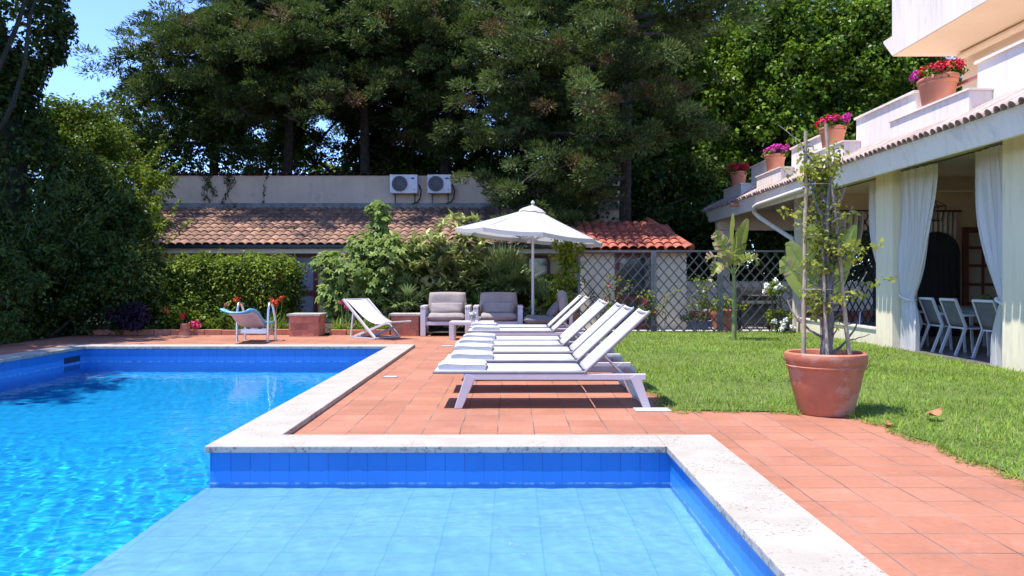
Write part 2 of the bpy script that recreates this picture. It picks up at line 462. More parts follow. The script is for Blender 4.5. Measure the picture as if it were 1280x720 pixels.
# travertine coping: pitted, dirtier on its upright edges
def trav(name,joint):
  m,nt,b=nodes_of(name)
  base=ramp(nt,noise(nt,3,6,.6),[(.3,(.415,.375,.32)),(.7,(.33,.29,.24))])
  pit=ramp(nt,noise(nt,42,4,.75),[(.575,(0,0,0)),(.63,(1,1,1))])
  area=ramp(nt,noise(nt,2.3,3,.6),[(.42,(.08,.08,.08)),(.58,(.9,.9,.9))])
  pf=mix(nt,1,pit,area,'MULTIPLY')
  c=mix(nt,pf,base,(.13,.09,.065))
  geo=nt.nodes.new('ShaderNodeNewGeometry'); sx=nt.nodes.new('ShaderNodeSeparateXYZ'); nt.links.new(geo.outputs['Normal'],sx.inputs[0])
  side=math_(nt,'LESS_THAN',math_(nt,'ABSOLUTE',sx.outputs['Z']),.6)
  dirt=ramp(nt,noise(nt,24,6,.8),[(.53,(0,0,0)),(.58,(.85,.85,.85))])
  a2=ramp(nt,noise(nt,2.0,3,.6),[(.38,(0,0,0)),(.52,(1,1,1))])
  df=math_(nt,'MULTIPLY',math_(nt,'MULTIPLY',side,dirt),a2)
  c=mix(nt,df,c,(.07,.075,.09))
  # slab joints
  wv=nt.nodes.new('ShaderNodeSeparateXYZ'); nt.links.new(coord(nt),wv.inputs[0])
  if joint=='y':
    jy=math_(nt,'LESS_THAN',math_(nt,'ABSOLUTE',math_(nt,'SUBTRACT',math_(nt,'FRACT',math_(nt,'MULTIPLY',wv.outputs['Y'],1/1.12)),.43)),.0022)
    c=mix(nt,math_(nt,'MULTIPLY',jy,.45),c,(.35,.30,.26))
  if joint=='x':
    jx=math_(nt,'LESS_THAN',math_(nt,'ABSOLUTE',math_(nt,'SUBTRACT',math_(nt,'FRACT',math_(nt,'MULTIPLY',wv.outputs['X'],1/1.25)),.10)),.0022)
    c=mix(nt,math_(nt,'MULTIPLY',jx,.45),c,(.35,.30,.26))
  nt.links.new(c,b.inputs['Base Color']); b.inputs['Roughness'].default_value=.75
  bumpit(nt,b,math_(nt,'SUBTRACT',math_(nt,'MULTIPLY',noise(nt,30,4),.4),pf),.5,.004)
  MATS[name]=m
trav('travertine','x'); trav('travertine_long','y')

def pool_mat(name,c1,c2,grout,bw,bh,loc,axis='z',mort=.004):
    m,nt,b=nodes_of(name)
    br=nt.nodes.new('ShaderNodeTexBrick'); br.offset=0; br.squash=1
    s=nt.nodes.new('ShaderNodeSeparateXYZ'); nt.links.new(coord(nt),s.inputs[0]); cb=nt.nodes.new('ShaderNodeCombineXYZ')
    u,v={'z':('X','Y'),'y':('X','Z'),'x':('Y','Z')}[axis]
    nt.links.new(math_(nt,'ADD',s.outputs[u],loc[0]),cb.inputs[0]); nt.links.new(math_(nt,'ADD',s.outputs[v],loc[1]),cb.inputs[1])
    nt.links.new(cb.outputs[0],br.inputs['Vector'])
    for k,val in dict(Scale=1,**{'Brick Width':bw,'Row Height':bh,'Mortar Size':mort,'Mortar Smooth':.1,'Bias':0}).items(): br.inputs[k].default_value=val
    br.inputs['Color1'].default_value=(*c1,1); br.inputs['Color2'].default_value=(*c2,1); br.inputs['Mortar'].default_value=(*grout,1)
    c=mix(nt,1,br.outputs['Color'],ramp(nt,noise(nt,2.2,4),[(.3,(.9,.92,.94)),(.7,(1.06,1.05,1.04))]),'MULTIPLY')
    if axis!='z':   # a paler uneven strip low down, then a thin scale line left by the water
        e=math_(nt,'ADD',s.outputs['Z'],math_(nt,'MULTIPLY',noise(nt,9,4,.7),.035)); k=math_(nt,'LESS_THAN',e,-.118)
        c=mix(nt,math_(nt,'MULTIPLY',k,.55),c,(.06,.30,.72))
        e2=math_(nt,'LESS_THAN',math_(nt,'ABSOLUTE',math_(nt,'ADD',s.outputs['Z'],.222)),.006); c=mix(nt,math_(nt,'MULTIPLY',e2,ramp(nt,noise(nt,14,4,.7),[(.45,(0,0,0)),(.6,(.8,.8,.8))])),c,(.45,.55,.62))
    nt.links.new(c,b.inputs['Base Color']); b.inputs['Roughness'].default_value=.3
    bumpit(nt,b,math_(nt,'MULTIPLY',br.outputs['Fac'],-1),.4,.003)
    MATS[name]=m
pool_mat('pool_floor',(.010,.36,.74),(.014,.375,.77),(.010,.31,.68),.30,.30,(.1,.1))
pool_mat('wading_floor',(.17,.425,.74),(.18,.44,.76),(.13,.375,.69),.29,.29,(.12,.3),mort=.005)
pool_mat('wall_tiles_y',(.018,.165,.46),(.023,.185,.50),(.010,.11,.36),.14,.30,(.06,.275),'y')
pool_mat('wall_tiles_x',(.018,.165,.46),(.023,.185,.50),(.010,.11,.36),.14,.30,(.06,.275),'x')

# water
m=bpy.data.materials.new('pool_water'); m.use_nodes=True; nt=m.node_tree
nt.nodes.remove(nt.nodes['Principled BSDF'])
g=nt.nodes.new('ShaderNodeBsdfGlass'); g.inputs['IOR'].default_value=1.24; g.inputs['Roughness'].default_value=0; g.inputs['Color'].default_value=(.985,.995,1,1)
nt.links.new(g.outputs[0],nt.nodes['Material Output'].inputs['Surface'])
MATS['pool_water']=m

# lawn soil
mat('lawn_soil',(.08,.12,.022),(.13,.165,.04),scale=5,rough=1,bump=.6,bscale=80,bdist=.02)

# ------------------------------------------------------------------ ground, terrace, pool
WZ=-.227
PX0,PX1,PXD=-7.55,1.105,-2.20          # pool: far side, wading side, end of the deep part
PY0,PYW,PY1=1.0,6.0,14.85
def sheet(name, rects, z, mat_, kind='structure'):
    mb=MB()
    for x0,x1,y0,y1 in rects: mb.add([(x0,y0,z),(x1,y0,z),(x1,y1,z),(x0,y1,z)],[(0,1,2,3)])
    return tag(mb.build(name,mat_),kind=kind)
B=400
sheet('ground',[(-B,B,-B,.7),(-B,-7.9,.7,15.2),(1.4,B,.7,15.2),(-B,B,15.2,B),(-2,1.4,6.3,15.2)],-.03,MATS['soil'])
sheet('terrace',[(-9.6,-7.9,-4,18.55),(-7.9,-1.85,15.2,18.55),(-1.85,1.40,6.35,18.55),(1.40,3.4,-4,7.95),(-7.9,1.40,-4,.7),(1.40,1.7,7.95,18.55)],0,MATS['terrace_tiles'])

pool=thing('swimming_pool','blue tiled swimming pool with white travertine coping and a shallow wading corner','swimming pool',(-2.2,6,0))
o=.03
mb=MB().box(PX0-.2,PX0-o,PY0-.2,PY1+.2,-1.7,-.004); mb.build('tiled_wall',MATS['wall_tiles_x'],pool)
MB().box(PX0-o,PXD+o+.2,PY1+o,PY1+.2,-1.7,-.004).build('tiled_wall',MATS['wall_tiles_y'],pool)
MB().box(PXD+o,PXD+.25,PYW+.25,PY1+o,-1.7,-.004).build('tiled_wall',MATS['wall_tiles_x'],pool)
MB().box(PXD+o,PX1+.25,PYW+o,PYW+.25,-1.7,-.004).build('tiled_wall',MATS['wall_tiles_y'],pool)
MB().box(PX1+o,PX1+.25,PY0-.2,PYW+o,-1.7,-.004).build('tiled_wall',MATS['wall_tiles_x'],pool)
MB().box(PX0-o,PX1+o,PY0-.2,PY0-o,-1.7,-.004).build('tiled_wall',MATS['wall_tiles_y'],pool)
fl=MB().box(PX0-.1,PXD+.2,PY0-.1,PY1+.1,-1.75,-1.55).build('pool_floor',MATS['pool_floor'],pool)
wf=MB().box(PXD,PX1+o+.01,PY0-.1,PYW+o+.01,-1.6,-.325).build('wading_step',MATS['wading_floor'],pool)
# coping: pieces butt end to end, 5 cm high, slightly eased edges
def cop(x0,x1,y0,y1):
    MB().box(x0,x1,y0,y1,.0,.05).build('coping',MATS['travertine_long' if y1-y0>x1-x0 else 'travertine'],pool,bevel=.007)
cop(PXD,PX1,PYW,6.455)
cop(PX1+.001,1.526,.55,6.455)
cop(PXD,-1.765,6.456,PY1)
cop(PX0,-1.765,PY1+.001,15.30)
cop(-8.0,PX0-.001,.55,15.30)
cop(PX0,PX1,.55,PY0)
sk=MB(); sk.box(PX0-.029,PX0-.024,14.2,14.72,-.20,-.10); sk.build('skimmer',MATS['wet_dark'],pool)
anchor(pool)

# water surface: a dense rippled sheet
def ripples():
    s=.018
    xs=np.arange(PX0-.04,PX1+.06,s); ys=np.arange(PY0-.04,PY1+.05,s)
    X,Y=np.meshgrid(xs,ys)
    rng=RNG(5); Z=np.zeros_like(X)
    # chop is strongest in the middle of the deep part, faint over the wading step
    def gauss(v,c,w): return np.exp(-((v-c)/w)**2)
    amp=.30+1.0*gauss(Y,7.3,1.7)+.8*gauss(Y,4.6,.9)+.25*gauss(Y,13.5,2)
    shallow=1/(1+np.exp(-(X-PXD)/.25))*(Y<PYW+.3)
    amp=amp*.36*(1-shallow)+.75*shallow
    for k in range(60):
        lam=.07*(6.0**rng.random())
        th=rng.uniform(0,2*np.pi); kk=2*np.pi/lam
        dx,dy=np.cos(th),np.sin(th)
        slope=.020*(lam/.2)**-.3
        a=slope/kk
        env=.6+.6*np.sin(X*rng.uniform(.4,1.3)+rng.uniform(0,6))*np.sin(Y*rng.uniform(.4,1.3)+rng.uniform(0,6))
        Z+=a*env*np.sin(kk*(X*dx+Y*dy)+rng.uniform(0,6.28)+.6*np.sin(kk*.31*(X*dy-Y*dx)))
    Z=WZ+Z*amp
    ny,nx=X.shape
    idx=np.arange(nx*ny).reshape(ny,nx)
    F=np.stack([idx[:-1,:-1],idx[:-1,1:],idx[1:,1:],idx[1:,:-1]],-1)
    cx=(X[:-1,:-1]+s/2); cy=(Y[:-1,:-1]+s/2)
    keep=(cx<PXD+.10)|(cy<PYW+.10)
    F=F[keep]
    used=np.unique(F); remap=np.full(nx*ny,-1); remap[used]=np.arange(len(used))
    V=np.stack([X,Y,Z],-1).reshape(-1,3)[used]
    return V,remap[F]
V,F=ripples()
water=np_mesh('water',V,F,.5,MATS['pool_water'],smooth=True); tag(water,kind='structure')
water.cycles.is_caustics_caster=True
for ob in (fl,wf,*[c for c in pool.children if c.name.startswith('tiled_wall')]): ob.cycles.is_caustics_receiver=True

# lawn
def lawn_edge_x(y):   # left edge of the lawn
    return np.where(y>7.9,1.52,np.where(y>7.3,3.08-1.56*np.clip((y-7.72)/.16,0,1),3.12))+.03*np.sin(y*7.3)+.025*np.sin(y*17+1)
ys=np.concatenate([np.arange(-4,7.2,.15),np.arange(7.2,8.2,.03),np.arange(8.2,19.4,.2)])
mb=MB(); xl=lawn_edge_x(ys-.05)+.04
vs=[(x,y,.012) for x,y in zip(xl,ys)]+[(6.74,y,.012) for y in ys]; n=len(ys)
mb.add(vs,[(i,n+i,n+i+1,i+1) for i in range(n-1)])
tag(mb.build('lawn',MATS['lawn_soil']),kind='structure')
def grass():
    rng=RNG(11); pts=[]
    for y0,y1,dens in ((3.2,6,3200),(6,8.5,3000),(8.5,12,1900),(12,16,1200),(16,19.4,800)):
        nn=int((6.74-1.45)*(y1-y0)*dens)
        p=np.stack([rng.uniform(1.4,6.74,nn),rng.uniform(y0,y1,nn)],1)
        ok=p[:,0]>lawn_edge_x(p[:,1]+.05*np.sin(p[:,0]*5.1)+.04*np.sin(p[:,0]*13)+.03*np.sin(p[:,0]*37)+.05)-.02-.06*rng.random(nn)
        ok&=p[:,0]<p[:,1]*.64+.3
        ok&=((p[:,0]-2.9)**2+(p[:,1]-7.75)**2)>.24**2
        pts.append(p[ok])
    p=np.concatenate(pts); n=len(p)
    P=np.stack([p[:,0],p[:,1],np.full(n,.008)],1)
    sc=np.where(p[:,1]>10,1.35,1.0)*np.where(p[:,1]>14,1.3,1.0)
    az=rng.uniform(0,2*np.pi,n); el=rng.uniform(.35,1.3,n)
    A=np.stack([np.cos(az)*np.cos(el),np.sin(az)*np.cos(el),np.sin(el)],1)
    L=rng.uniform(.035,.085,n); W=rng.uniform(.005,.0085,n)*sc
    patch=.5+.22*np.sin(p[:,0]*2.1+np.sin(p[:,1]*1.7)*1.5)+.16*np.sin(p[:,1]*3.3+p[:,0]*1.1)+.12*np.sin(p[:,0]*7+p[:,1]*5)
    T=np.clip(patch*.55+.2+rng.normal(size=n)*.2,0,.88)
    bare=np.sin(p[:,0]*1.9+1.2*np.sin(p[:,1]*1.3))*np.sin(p[:,1]*2.3+p[:,0]*.7)
    dry=(rng.random(n)<.05+.16*np.clip(bare-.45,0,1))|((np.abs(np.sin(p[:,1]*1.05+.6*np.sin(p[:,0]*1.4)))<.06)&(rng.random(n)<.35)&(p[:,1]>9))
    T=np.where(dry,.97,T)
    V,F,TT=strips(rng,P,A,L,W,rng.uniform(.2,1.4,n),nseg=2,T=T,prof=lambda t:[1,.8,.12][round(t*2)])
    tag(np_mesh('grass',V,F,TT,MATS['grass_blade']),'short green lawn grass with a few dry blades',kind='stuff')
grass()
# ------------------------------------------------------------------ sun loungers
def smooth_grid(pts, name, mat_, parent, thick=.006, sub=0):
    """pts: rows x cols of points -> a thin solid sheet"""
    r=len(pts); c=len(pts[0]); mb=MB()
    mb.add([p for row in pts for p in row],[(i*c+j,i*c+j+1,(i+1)*c+j+1,(i+1)*c+j) for i in range(r-1) for j in range(c-1)])
    ob=mb.build(name,mat_,parent,smooth=True)
    s=ob.modifiers.new('thick','SOLIDIFY'); s.thickness=thick; s.offset=0
    if sub:
        q=ob.modifiers.new('sub','SUBSURF'); q.levels=sub; q.render_levels=sub
    return ob

def make_lounger():
    # local: x along the length (0 at the foot end leg), y 0..D across, z up
    t=thing('sun_lounger','white sun lounger','sun lounger'); D=.70
    fm=MATS['frame_white']
    for y in (0.0,D-.05):
        mb=MB()
        mb.box(.09,1.84,y,y+.05,.275,.335)
        mb.build('side_rail',fm,t,bevel=.008)
    for x,dx in ((0.0,.13),(1.89,-.13)):
        for y in (0.0,D-.05):
            mb=MB(); w=.075
            s=1 if dx>0 else -1
            mb.prism([(x,0),(x+s*w,0),(x+dx+s*w,.30),(x+dx+s*.02,.334),(x+dx-s*.02+0*s,.334)],'y',y-.002,y+.052)
            mb.build('leg',fm,t,bevel=.006)
    for x in (.16,1.72):
        MB().box(x,x+.05,.05,D-.05,.285,.325).build('crossbar',fm,t,bevel=.004)
    MB().beam((.035,.05,.02),(.035,D-.05,.02),.04,.03).build('crossbar',fm,t)
    MB().beam((1.855,.05,.02),(1.855,D-.05,.02),.04,.03).build('crossbar',fm,t)
    # seat: fabric pulled over two long tubes, sagging slightly
    xs=np.linspace(-.19,1.235,13); ys=np.linspace(.02,D-.02,9)
    pts=[[(x,y,.362-.020*math.sin(math.pi*(y-.02)/(D-.04))*math.sin(math.pi*np.clip((x+.19)/1.425,.02,.98))**.5) for y in ys] for x in xs]
    smooth_grid(pts,'seat_sling',MATS['white_fabric'],t,.010)
    f=MB()
    for y in (.012,D-.012):
        f.tube([(-.195,y,.348),(1.245,y,.348)],.015,8)
    f.tube([(-.195,.012,.344),(-.195,D-.012,.344)],.013,8); f.tube([(1.235,.012,.342),(1.235,D-.012,.342)],.014,8)
    f.build('seat_frame',MATS['tube_shade'],t,smooth='auto')
    # raised back
    hx,hz=1.255,.362; tx,tz=1.875,.940
    ub=np.linspace(0,1,11)
    pts=[[(hx+(tx-hx)*u+.018*math.sin(math.pi*(y-.02)/(D-.04))*(.5+.5*u)*.7, y, hz+(tz-hz)*u-.022*math.sin(math.pi*(y-.02)/(D-.04))*(.45+.55*u)) for y in ys] for u in ub]
    smooth_grid(pts,'back_sling',MATS['white_fabric'],t,.010)
    f=MB(); 
    for y in (.012,D-.012):
        f.tube([(hx-.01,y,hz-.022),(tx,y,tz-.014)],.016,8)
    f.tube([(tx-.02,.012,tz-.034),(tx-.02,D-.012,tz-.034)],.014,8)
    f.build('back_frame',MATS['tube_shade'],t,smooth='auto')
    h=MB()
    for y in (.035,D-.035): MB().box(1.225,1.275,y-.012,y+.012,.33,.375).build('hinge',MATS['dark_metal'],t)
    for y in (.07,D-.07):
        MB().tube([(1.45,y,.50),(1.64,y,.315)],.010,8).build('back_strut',MATS['steel'],t,smooth='auto')
    return t
LY=[8.04,9.12,10.2,11.22,12.2,14.25,15.4]
LOFF=[0,.012,.035,-.02,.02,.0,-.03]
ordn=['first','second','third','fourth','fifth','sixth','seventh']
base_l=make_lounger()
lounger_name={}
for i,y in enumerate(LY):
    o_=base_l if i==0 else copy_tree(base_l)
    o_.location=(-.555+LOFF[i],y,0); o_.rotation_euler=(0,0,(0,.012,-.010,.014,-.012,.010,-.006)[i])
    extra=('closest to the wading step','','','','before the gap','after the gap','closest to the parasol')[i]
    tag(o_,f'{ordn[i]} white sun lounger counted from the pool corner'+(', '+extra if extra else ''),'sun lounger','white sun loungers in a row on the terrace')
# folded towels on the foot ends
def make_towel():
    n=28; prof=[]
    # rounded, slightly slumped cross-section in x-z, swept along y
    for k in range(n):
        a=2*math.pi*k/n
        ca,sa=math.cos(a),math.sin(a)
        x=.235*(abs(ca)**.35)*(1 if ca>=0 else -1)
        z=.036*(abs(sa)**.6)*(1 if sa>=0 else -1)+.036
        prof.append((x,z))
    ys=np.linspace(-.27,.27,15); rng=RNG(3); vs=[];fs=[]
    for i,y in enumerate(ys):
        e=1-.55*abs(y/.27)**14
        for (x,z) in prof:
            vs.append((x*(.96+.04*e)+.006*math.sin(y*19),y,.0+ (z*(.9+.1*e)+ .006*math.sin(x*14+y*9) if z>.02 else z)))
    m_=len(ys)
    for i in range(m_-1):
        for k in range(n): fs.append((i*n+k,i*n+(k+1)%n,(i+1)*n+(k+1)%n,(i+1)*n+k))
    fs.append(tuple(range(n))); fs.append(tuple((m_-1)*n+k for k in range(n)))
    return MB().add(vs,fs).build('towel',MATS['towel'],smooth='auto',angle=50)
tw=make_towel()
for i,y in enumerate(LY):
    o_=tw if i==0 else tw.copy()
    if i: COL.objects.link(o_)
    o_.location=(-.555+LOFF[i]+.115+(0,.03,-.02,.02,-.01,.03,0)[i]-.05,y+.35,.350); o_.rotation_euler=(0,0,(0,.02,-.03,.03,-.02,.04,-.02)[i])
    tag(o_,f'folded white towel on the foot end of the {ordn[i]} sun lounger from the pool corner','towel','folded towels on the sun loungers')

# ------------------------------------------------------------------ lounge armchairs, chaise, table, deck chair
def pillow(name, w, d, h, mat_, parent, loc, rot=(0,0,0), seed=0, puff=.5):
    n=12; rng=RNG(seed); vs=[];fs=[]
    mb=MB()
    for s in (1,-1):
        base=len(vs)
        for i in range(n+1):
            for j in range(n+1):
                u=i/n*2-1; v=j/n*2-1
                t=(max(0,1-abs(u)**5)*max(0,1-abs(v)**5))**puff
                wr=.06*math.sin(3*u+2.3*v+seed)*math.cos(2.1*v-u*1.3+seed*2)*t
                vs.append((u*w/2*(1-.05*v*v),v*d/2*(1-.05*u*u),s*(h/2*(.18+.82*t))+wr*h))
        for i in range(n):
            for j in range(n):
                q=(base+i*(n+1)+j,base+(i+1)*(n+1)+j,base+(i+1)*(n+1)+j+1,base+i*(n+1)+j+1)
                fs.append(q if s>0 else q[::-1])
    N1=(n+1)*(n+1)
    rim=[i*(n+1) for i in range(n+1)]+[n*(n+1)+j for j in range(1,n+1)]+[i*(n+1)+n for i in range(n-1,-1,-1)]+[j for j in range(n-1,0,-1)]
    for k in range(len(rim)):
        a,b_=rim[k],rim[(k+1)%len(rim)]
        fs.append((a,b_,b_+N1,a+N1))
    ob=mb.add(vs,fs).build(name,mat_,parent,smooth='auto',angle=60)
    ob.location=loc; ob.rotation_euler=rot
    return ob
def make_armchair(pill_seed):
    # front faces -y; width along x centred
    t=thing('lounge_armchair','armchair','armchair'); W=1.07
    fm=MATS['frame_white']
    for s in (-1,1):
        mb=MB(); x=s*(W/2-.055)
        mb.box(x-.055,x+.055,0,.10,0,.60)          # front board
        mb.box(x-.055,x+.055,.66,.76,0,.60)
        mb.box(x-.058,x+.058,-.004,.764,.60,.66)
        mb.build('armrest',fm,t,bevel=.012,seg=3)
    MB().box(-W/2+.111,W/2-.111,.02,.74,.24,.32).build('seat_frame',fm,t,bevel=.008)
    MB().box(-W/2+.115,W/2-.115,.68,.735,.325,.72).build('back_board',fm,t,bevel=.008)
    sc=pillow('seat_cushion',W-.235,.66,.17,MATS['cushion'],t,(0,.33,.41),seed=1,puff=.16)
    bc=pillow('back_cushion',W-.24,.50,.19,MATS['cushion'],t,(0,.60,.70),(R(80),0,0),seed=2,puff=.16)
    pillow('pillow',.70,.27,.17,MATS['cushion'],t,(.0,.42,.585),(R(66),0,R(pill_seed)),seed=3+pill_seed,puff=.42)
    return t
a1=make_armchair(2); a1.location=(-1.435,18.05,0)
tag(a1,'grey cushioned white armchair beside the brick pedestal','armchair','grey cushioned armchairs round the low table')
a2=make_armchair(-1); a2.location=(-.30,18.05,0)
tag(a2,'grey cushioned white armchair between its twin and the parasol pole','armchair','grey cushioned armchairs round the low table')
t=thing('chaise','grey chaise seen from its side with its tall back to the trellis','chaise',(0.25,17.25,0)); fm=MATS['frame_white']
MB().box(0,.98,.0,.80,.20,.29).build('seat_frame',fm,t,bevel=.008)
for x in (0.02,.86):
    for y in (.02,.68): MB().box(x,x+.10,y,y+.10,0,.20).build('leg',fm,t,bevel=.006)
MB().box(.93,1.0,.0,.80,.29,.62).build('back_board',fm,t,bevel=.01)
pillow('seat_cushion',.86,.78,.18,MATS['dark_cushion'],t,(.42,.40,.38),seed=8,puff=.15)
pillow('back_cushion',.56,.76,.19,MATS['cushion'],t,(.82,.40,.72),(0,R(84),0),seed=9,puff=.16)
pillow('pillow',.42,.42,.15,MATS['dark_cushion'],t,(.64,.30,.60),(0,R(-50),R(8)),seed=12,puff=.42)

t=thing('side_table','low white square table before the lounge armchairs','side table',(-1.27,16.95,0))
MB().box(0,.90,0,.62,.31,.37).build('table_top',MATS['frame_white'],t,bevel=.006)
for x in (0.0,.80):
    for y in (.0,.52): MB().box(x,x+.10,y,y+.10,0,.308).build('leg',MATS['frame_white'],t,bevel=.005)
t=thing('flower_vase','small glass vase of white flowers on the low table','vase',(-.80,17.1,.371))
m,nt,b=nodes_of('clear_glass'); b.inputs['Base Color'].default_value=(.9,.93,.93,1); b.inputs['Transmission Weight'].default_value=.85; b.inputs['Roughness'].default_value=.03; MATS['clear_glass']=m
MB().lathe([(.045,0),(.05,.02),(.05,.11),(.046,.11),(.044,.02)],n=20).build('vase',MATS['clear_glass'],t,smooth='auto')
lv=Leaves(); rng=RNG(21); clump_leaves(lv,rng,np.array([[0,0,.15],[.03,.02,.165],[-.03,.01,.16],[0,-.03,.17]]),.04,40,.03,.022,tint=(.4,.9)); lv.build('blossom',MATS['white_petal'],t)
lv=Leaves(); clump_leaves(lv,rng,np.array([[0,0,.08],[.02,0,.11]]),.035,16,.05,.02); lv.build('stem',MATS['leaf_mid'],t)
t=thing('drinking_glass','small glass of pink drink on the low table by the flowers','glass',(-.67,17.15,.371))
mat('pink_drink',(.70,.14,.12),(.65,.12,.1),rough=.2)
MB().lathe([(.03,0),(.034,.11),(.031,.11),(.028,.006)],n=16).build('tumbler',MATS['clear_glass'],t,smooth='auto')
MB().lathe([(.026,.008),(.029,.07)],n=16).build('drink',MATS['pink_drink'],t,smooth='auto')

# folding deck chair, turned towards the pool corner
def deck_chair():
    t=thing('deck_chair','white folding deck chair with canvas seat by the pool corner','deck chair',(-2.60,17.38,0))
    wd=Vector((.60,.72,0)).normalized(); fd=Vector((wd.y,-wd.x,0)); Wd=.66
    mp=MATS['white_paint']
    def P(f,w,z): return fd*f+wd*(w-Wd/2)+Vector((0,0,z))
    for w in (0,Wd):
        MB().beam(P(-.98,w,.80),P(.03,w,.025),.035,.05).build('main_rail',mp,t,bevel=.004)
        q=.045 if w==0 else Wd-.045
        MB().beam(P(-.72,q,.025),P(.36,q,.36),.03,.045).build('seat_rail',mp,t,bevel=.004)
        MB().beam(P(-.66,w,.56),P(-.74,w,.03),.025,.035).build('prop',mp,t,bevel=.003)
    for f,z in ((-.98,.80),(.03,.025),(-.72,.025),(.36,.36),(-.74,.03)):
        MB().tube([P(f,-.02,z),P(f,Wd+.02,z)],.018,8).build('crossbar',mp,t,smooth='auto')
    MB().beam(P(.36,.0,.345),P(.50,.0,.34),.03,.03).build('seat_end',mp,t)
    MB().beam(P(.03,.0,.02),P(-.72,.0,.02),.03,.03).build('floor_rail',mp,t)
    MB().beam(P(.03,Wd,.02),P(-.72,Wd,.02),.03,.03).build('floor_rail',mp,t)
    rows=[]
    for i in range(15):
        u=i/14
        # hanging canvas from the top bar to the seat bar
        f=-.97+1.33*u; z=.80*(1-u)+.37*u-.27*math.sin(math.pi*u)**1.0*(.35+.65*u)
        rows.append([tuple(P(f,.05+(Wd-.10)*j/6,z-.012*math.sin(math.pi*j/6))) for j in range(7)])
    smooth_grid(rows,'canvas',MATS['white_fabric'],t,.006)
deck_chair()

# ------------------------------------------------------------------ parasol
def parasol():
    t=thing('parasol','large white parasol with an eight ribbed canopy over the lounge corner','parasol',(.46,18.55,0))
    Rr,za,zr=1.66,2.82,2.20; tilt=R(5.6)
    M=Matrix.Translation((0,0,za))@Matrix.Rotation(tilt,4,'Y')@Matrix.Translation((0,0,-za))
    def T(p): return tuple(M@Vector(p))
    n=8; ph=R(8); mb=MB(); rings=9; vs=[];fs=[]; sub=6
    for i in range(rings+1):
        u=.06+.94*i/rings
        for k in range(n*sub):
            a=ph+2*math.pi*k/(n*sub); e=(k%sub)/sub
            cr=math.cos(math.pi/n)/math.cos((e-.5)*2*math.pi/n)   # straight edges between ribs
            r=Rr*u*cr
            z=zr+(za-zr)*(1-u)**1.12-.05*math.sin(math.pi*e)*u*u*.6
            vs.append(T((r*math.cos(a),r*math.sin(a),z)))
    for k in range(n*sub):   # valance
        a=ph+2*math.pi*k/(n*sub); e=(k%sub)/sub
        cr=math.cos(math.pi/n)/math.cos((e-.5)*2*math.pi/n); r=Rr*cr*.995
        vs.append(T((r*math.cos(a),r*math.sin(a),zr-.03*math.sin(math.pi*e)-.085)))
    m_=n*sub
    for i in range(rings+1):
        for k in range(m_):
            k2=(k+1)%m_; fs.append((i*m_+k,i*m_+k2,(i+1)*m_+k2,(i+1)*m_+k))
    ob=mb.add(vs,fs).build('canopy',MATS['parasol_cloth'],t,smooth='auto',angle=24)
    vs=[];fs=[]
    for i in range(3):
        r=[.07,.22,.30][i]; z=[za+.03,za-.035,za-.085][i]
        for k in range(32):
            a=2*math.pi*k/32; vs.append(T((r*math.cos(a),r*math.sin(a),z-.03*(i==2)*abs(math.sin(4*(a-ph))))))
    for i in range(2):
        for k in range(32): fs.append((i*32+k,i*32+(k+1)%32,(i+1)*32+(k+1)%32,(i+1)*32+k))
    MB().add(vs,fs).build('vent_cap',MATS['parasol_cloth'],t,smooth='auto',angle=60)
    MB().tube([(0,0,.06),(0,0,2.1),T((0,0,2.75))],[.032,.030,.026],12).build('pole',MATS['white_paint'],t,smooth='auto')
    MB().lathe([(.02,0),(.045,.03),(.03,.06),(.045,.10),(.02,.15)],T((0,0,za+.0)),12).build('finial',MATS['white_paint'],t,smooth='auto')
    MB().lathe([(.05,0),(.05,.08)],T((0,0,2.02)),12).build('runner',MATS['white_paint'],t,smooth='auto')
    for k in range(n):
        a=ph+2*math.pi*k/n; c,s=math.cos(a),math.sin(a)
        MB().beam(T((.05*c,.05*s,za-.06)),T((Rr*c*.985,Rr*s*.985,zr-.012)),.018,.026).build('rib',MATS['white_paint'],t)
        MB().beam(T((.05*c,.05*s,2.08)),T((Rr*c*.52,Rr*s*.52,zr+.245)),.014,.018).build('strut',MATS['white_paint'],t)
    MB().box(-.30,.30,-.30,.30,0,.07).build('base',MATS['grey_metal'],t,bevel=.02)
    MB().lathe([(.06,.07),(.055,.12),(.04,.40)],n=16).build('base_sleeve',MATS['grey_metal'],t,smooth='auto')
parasol()

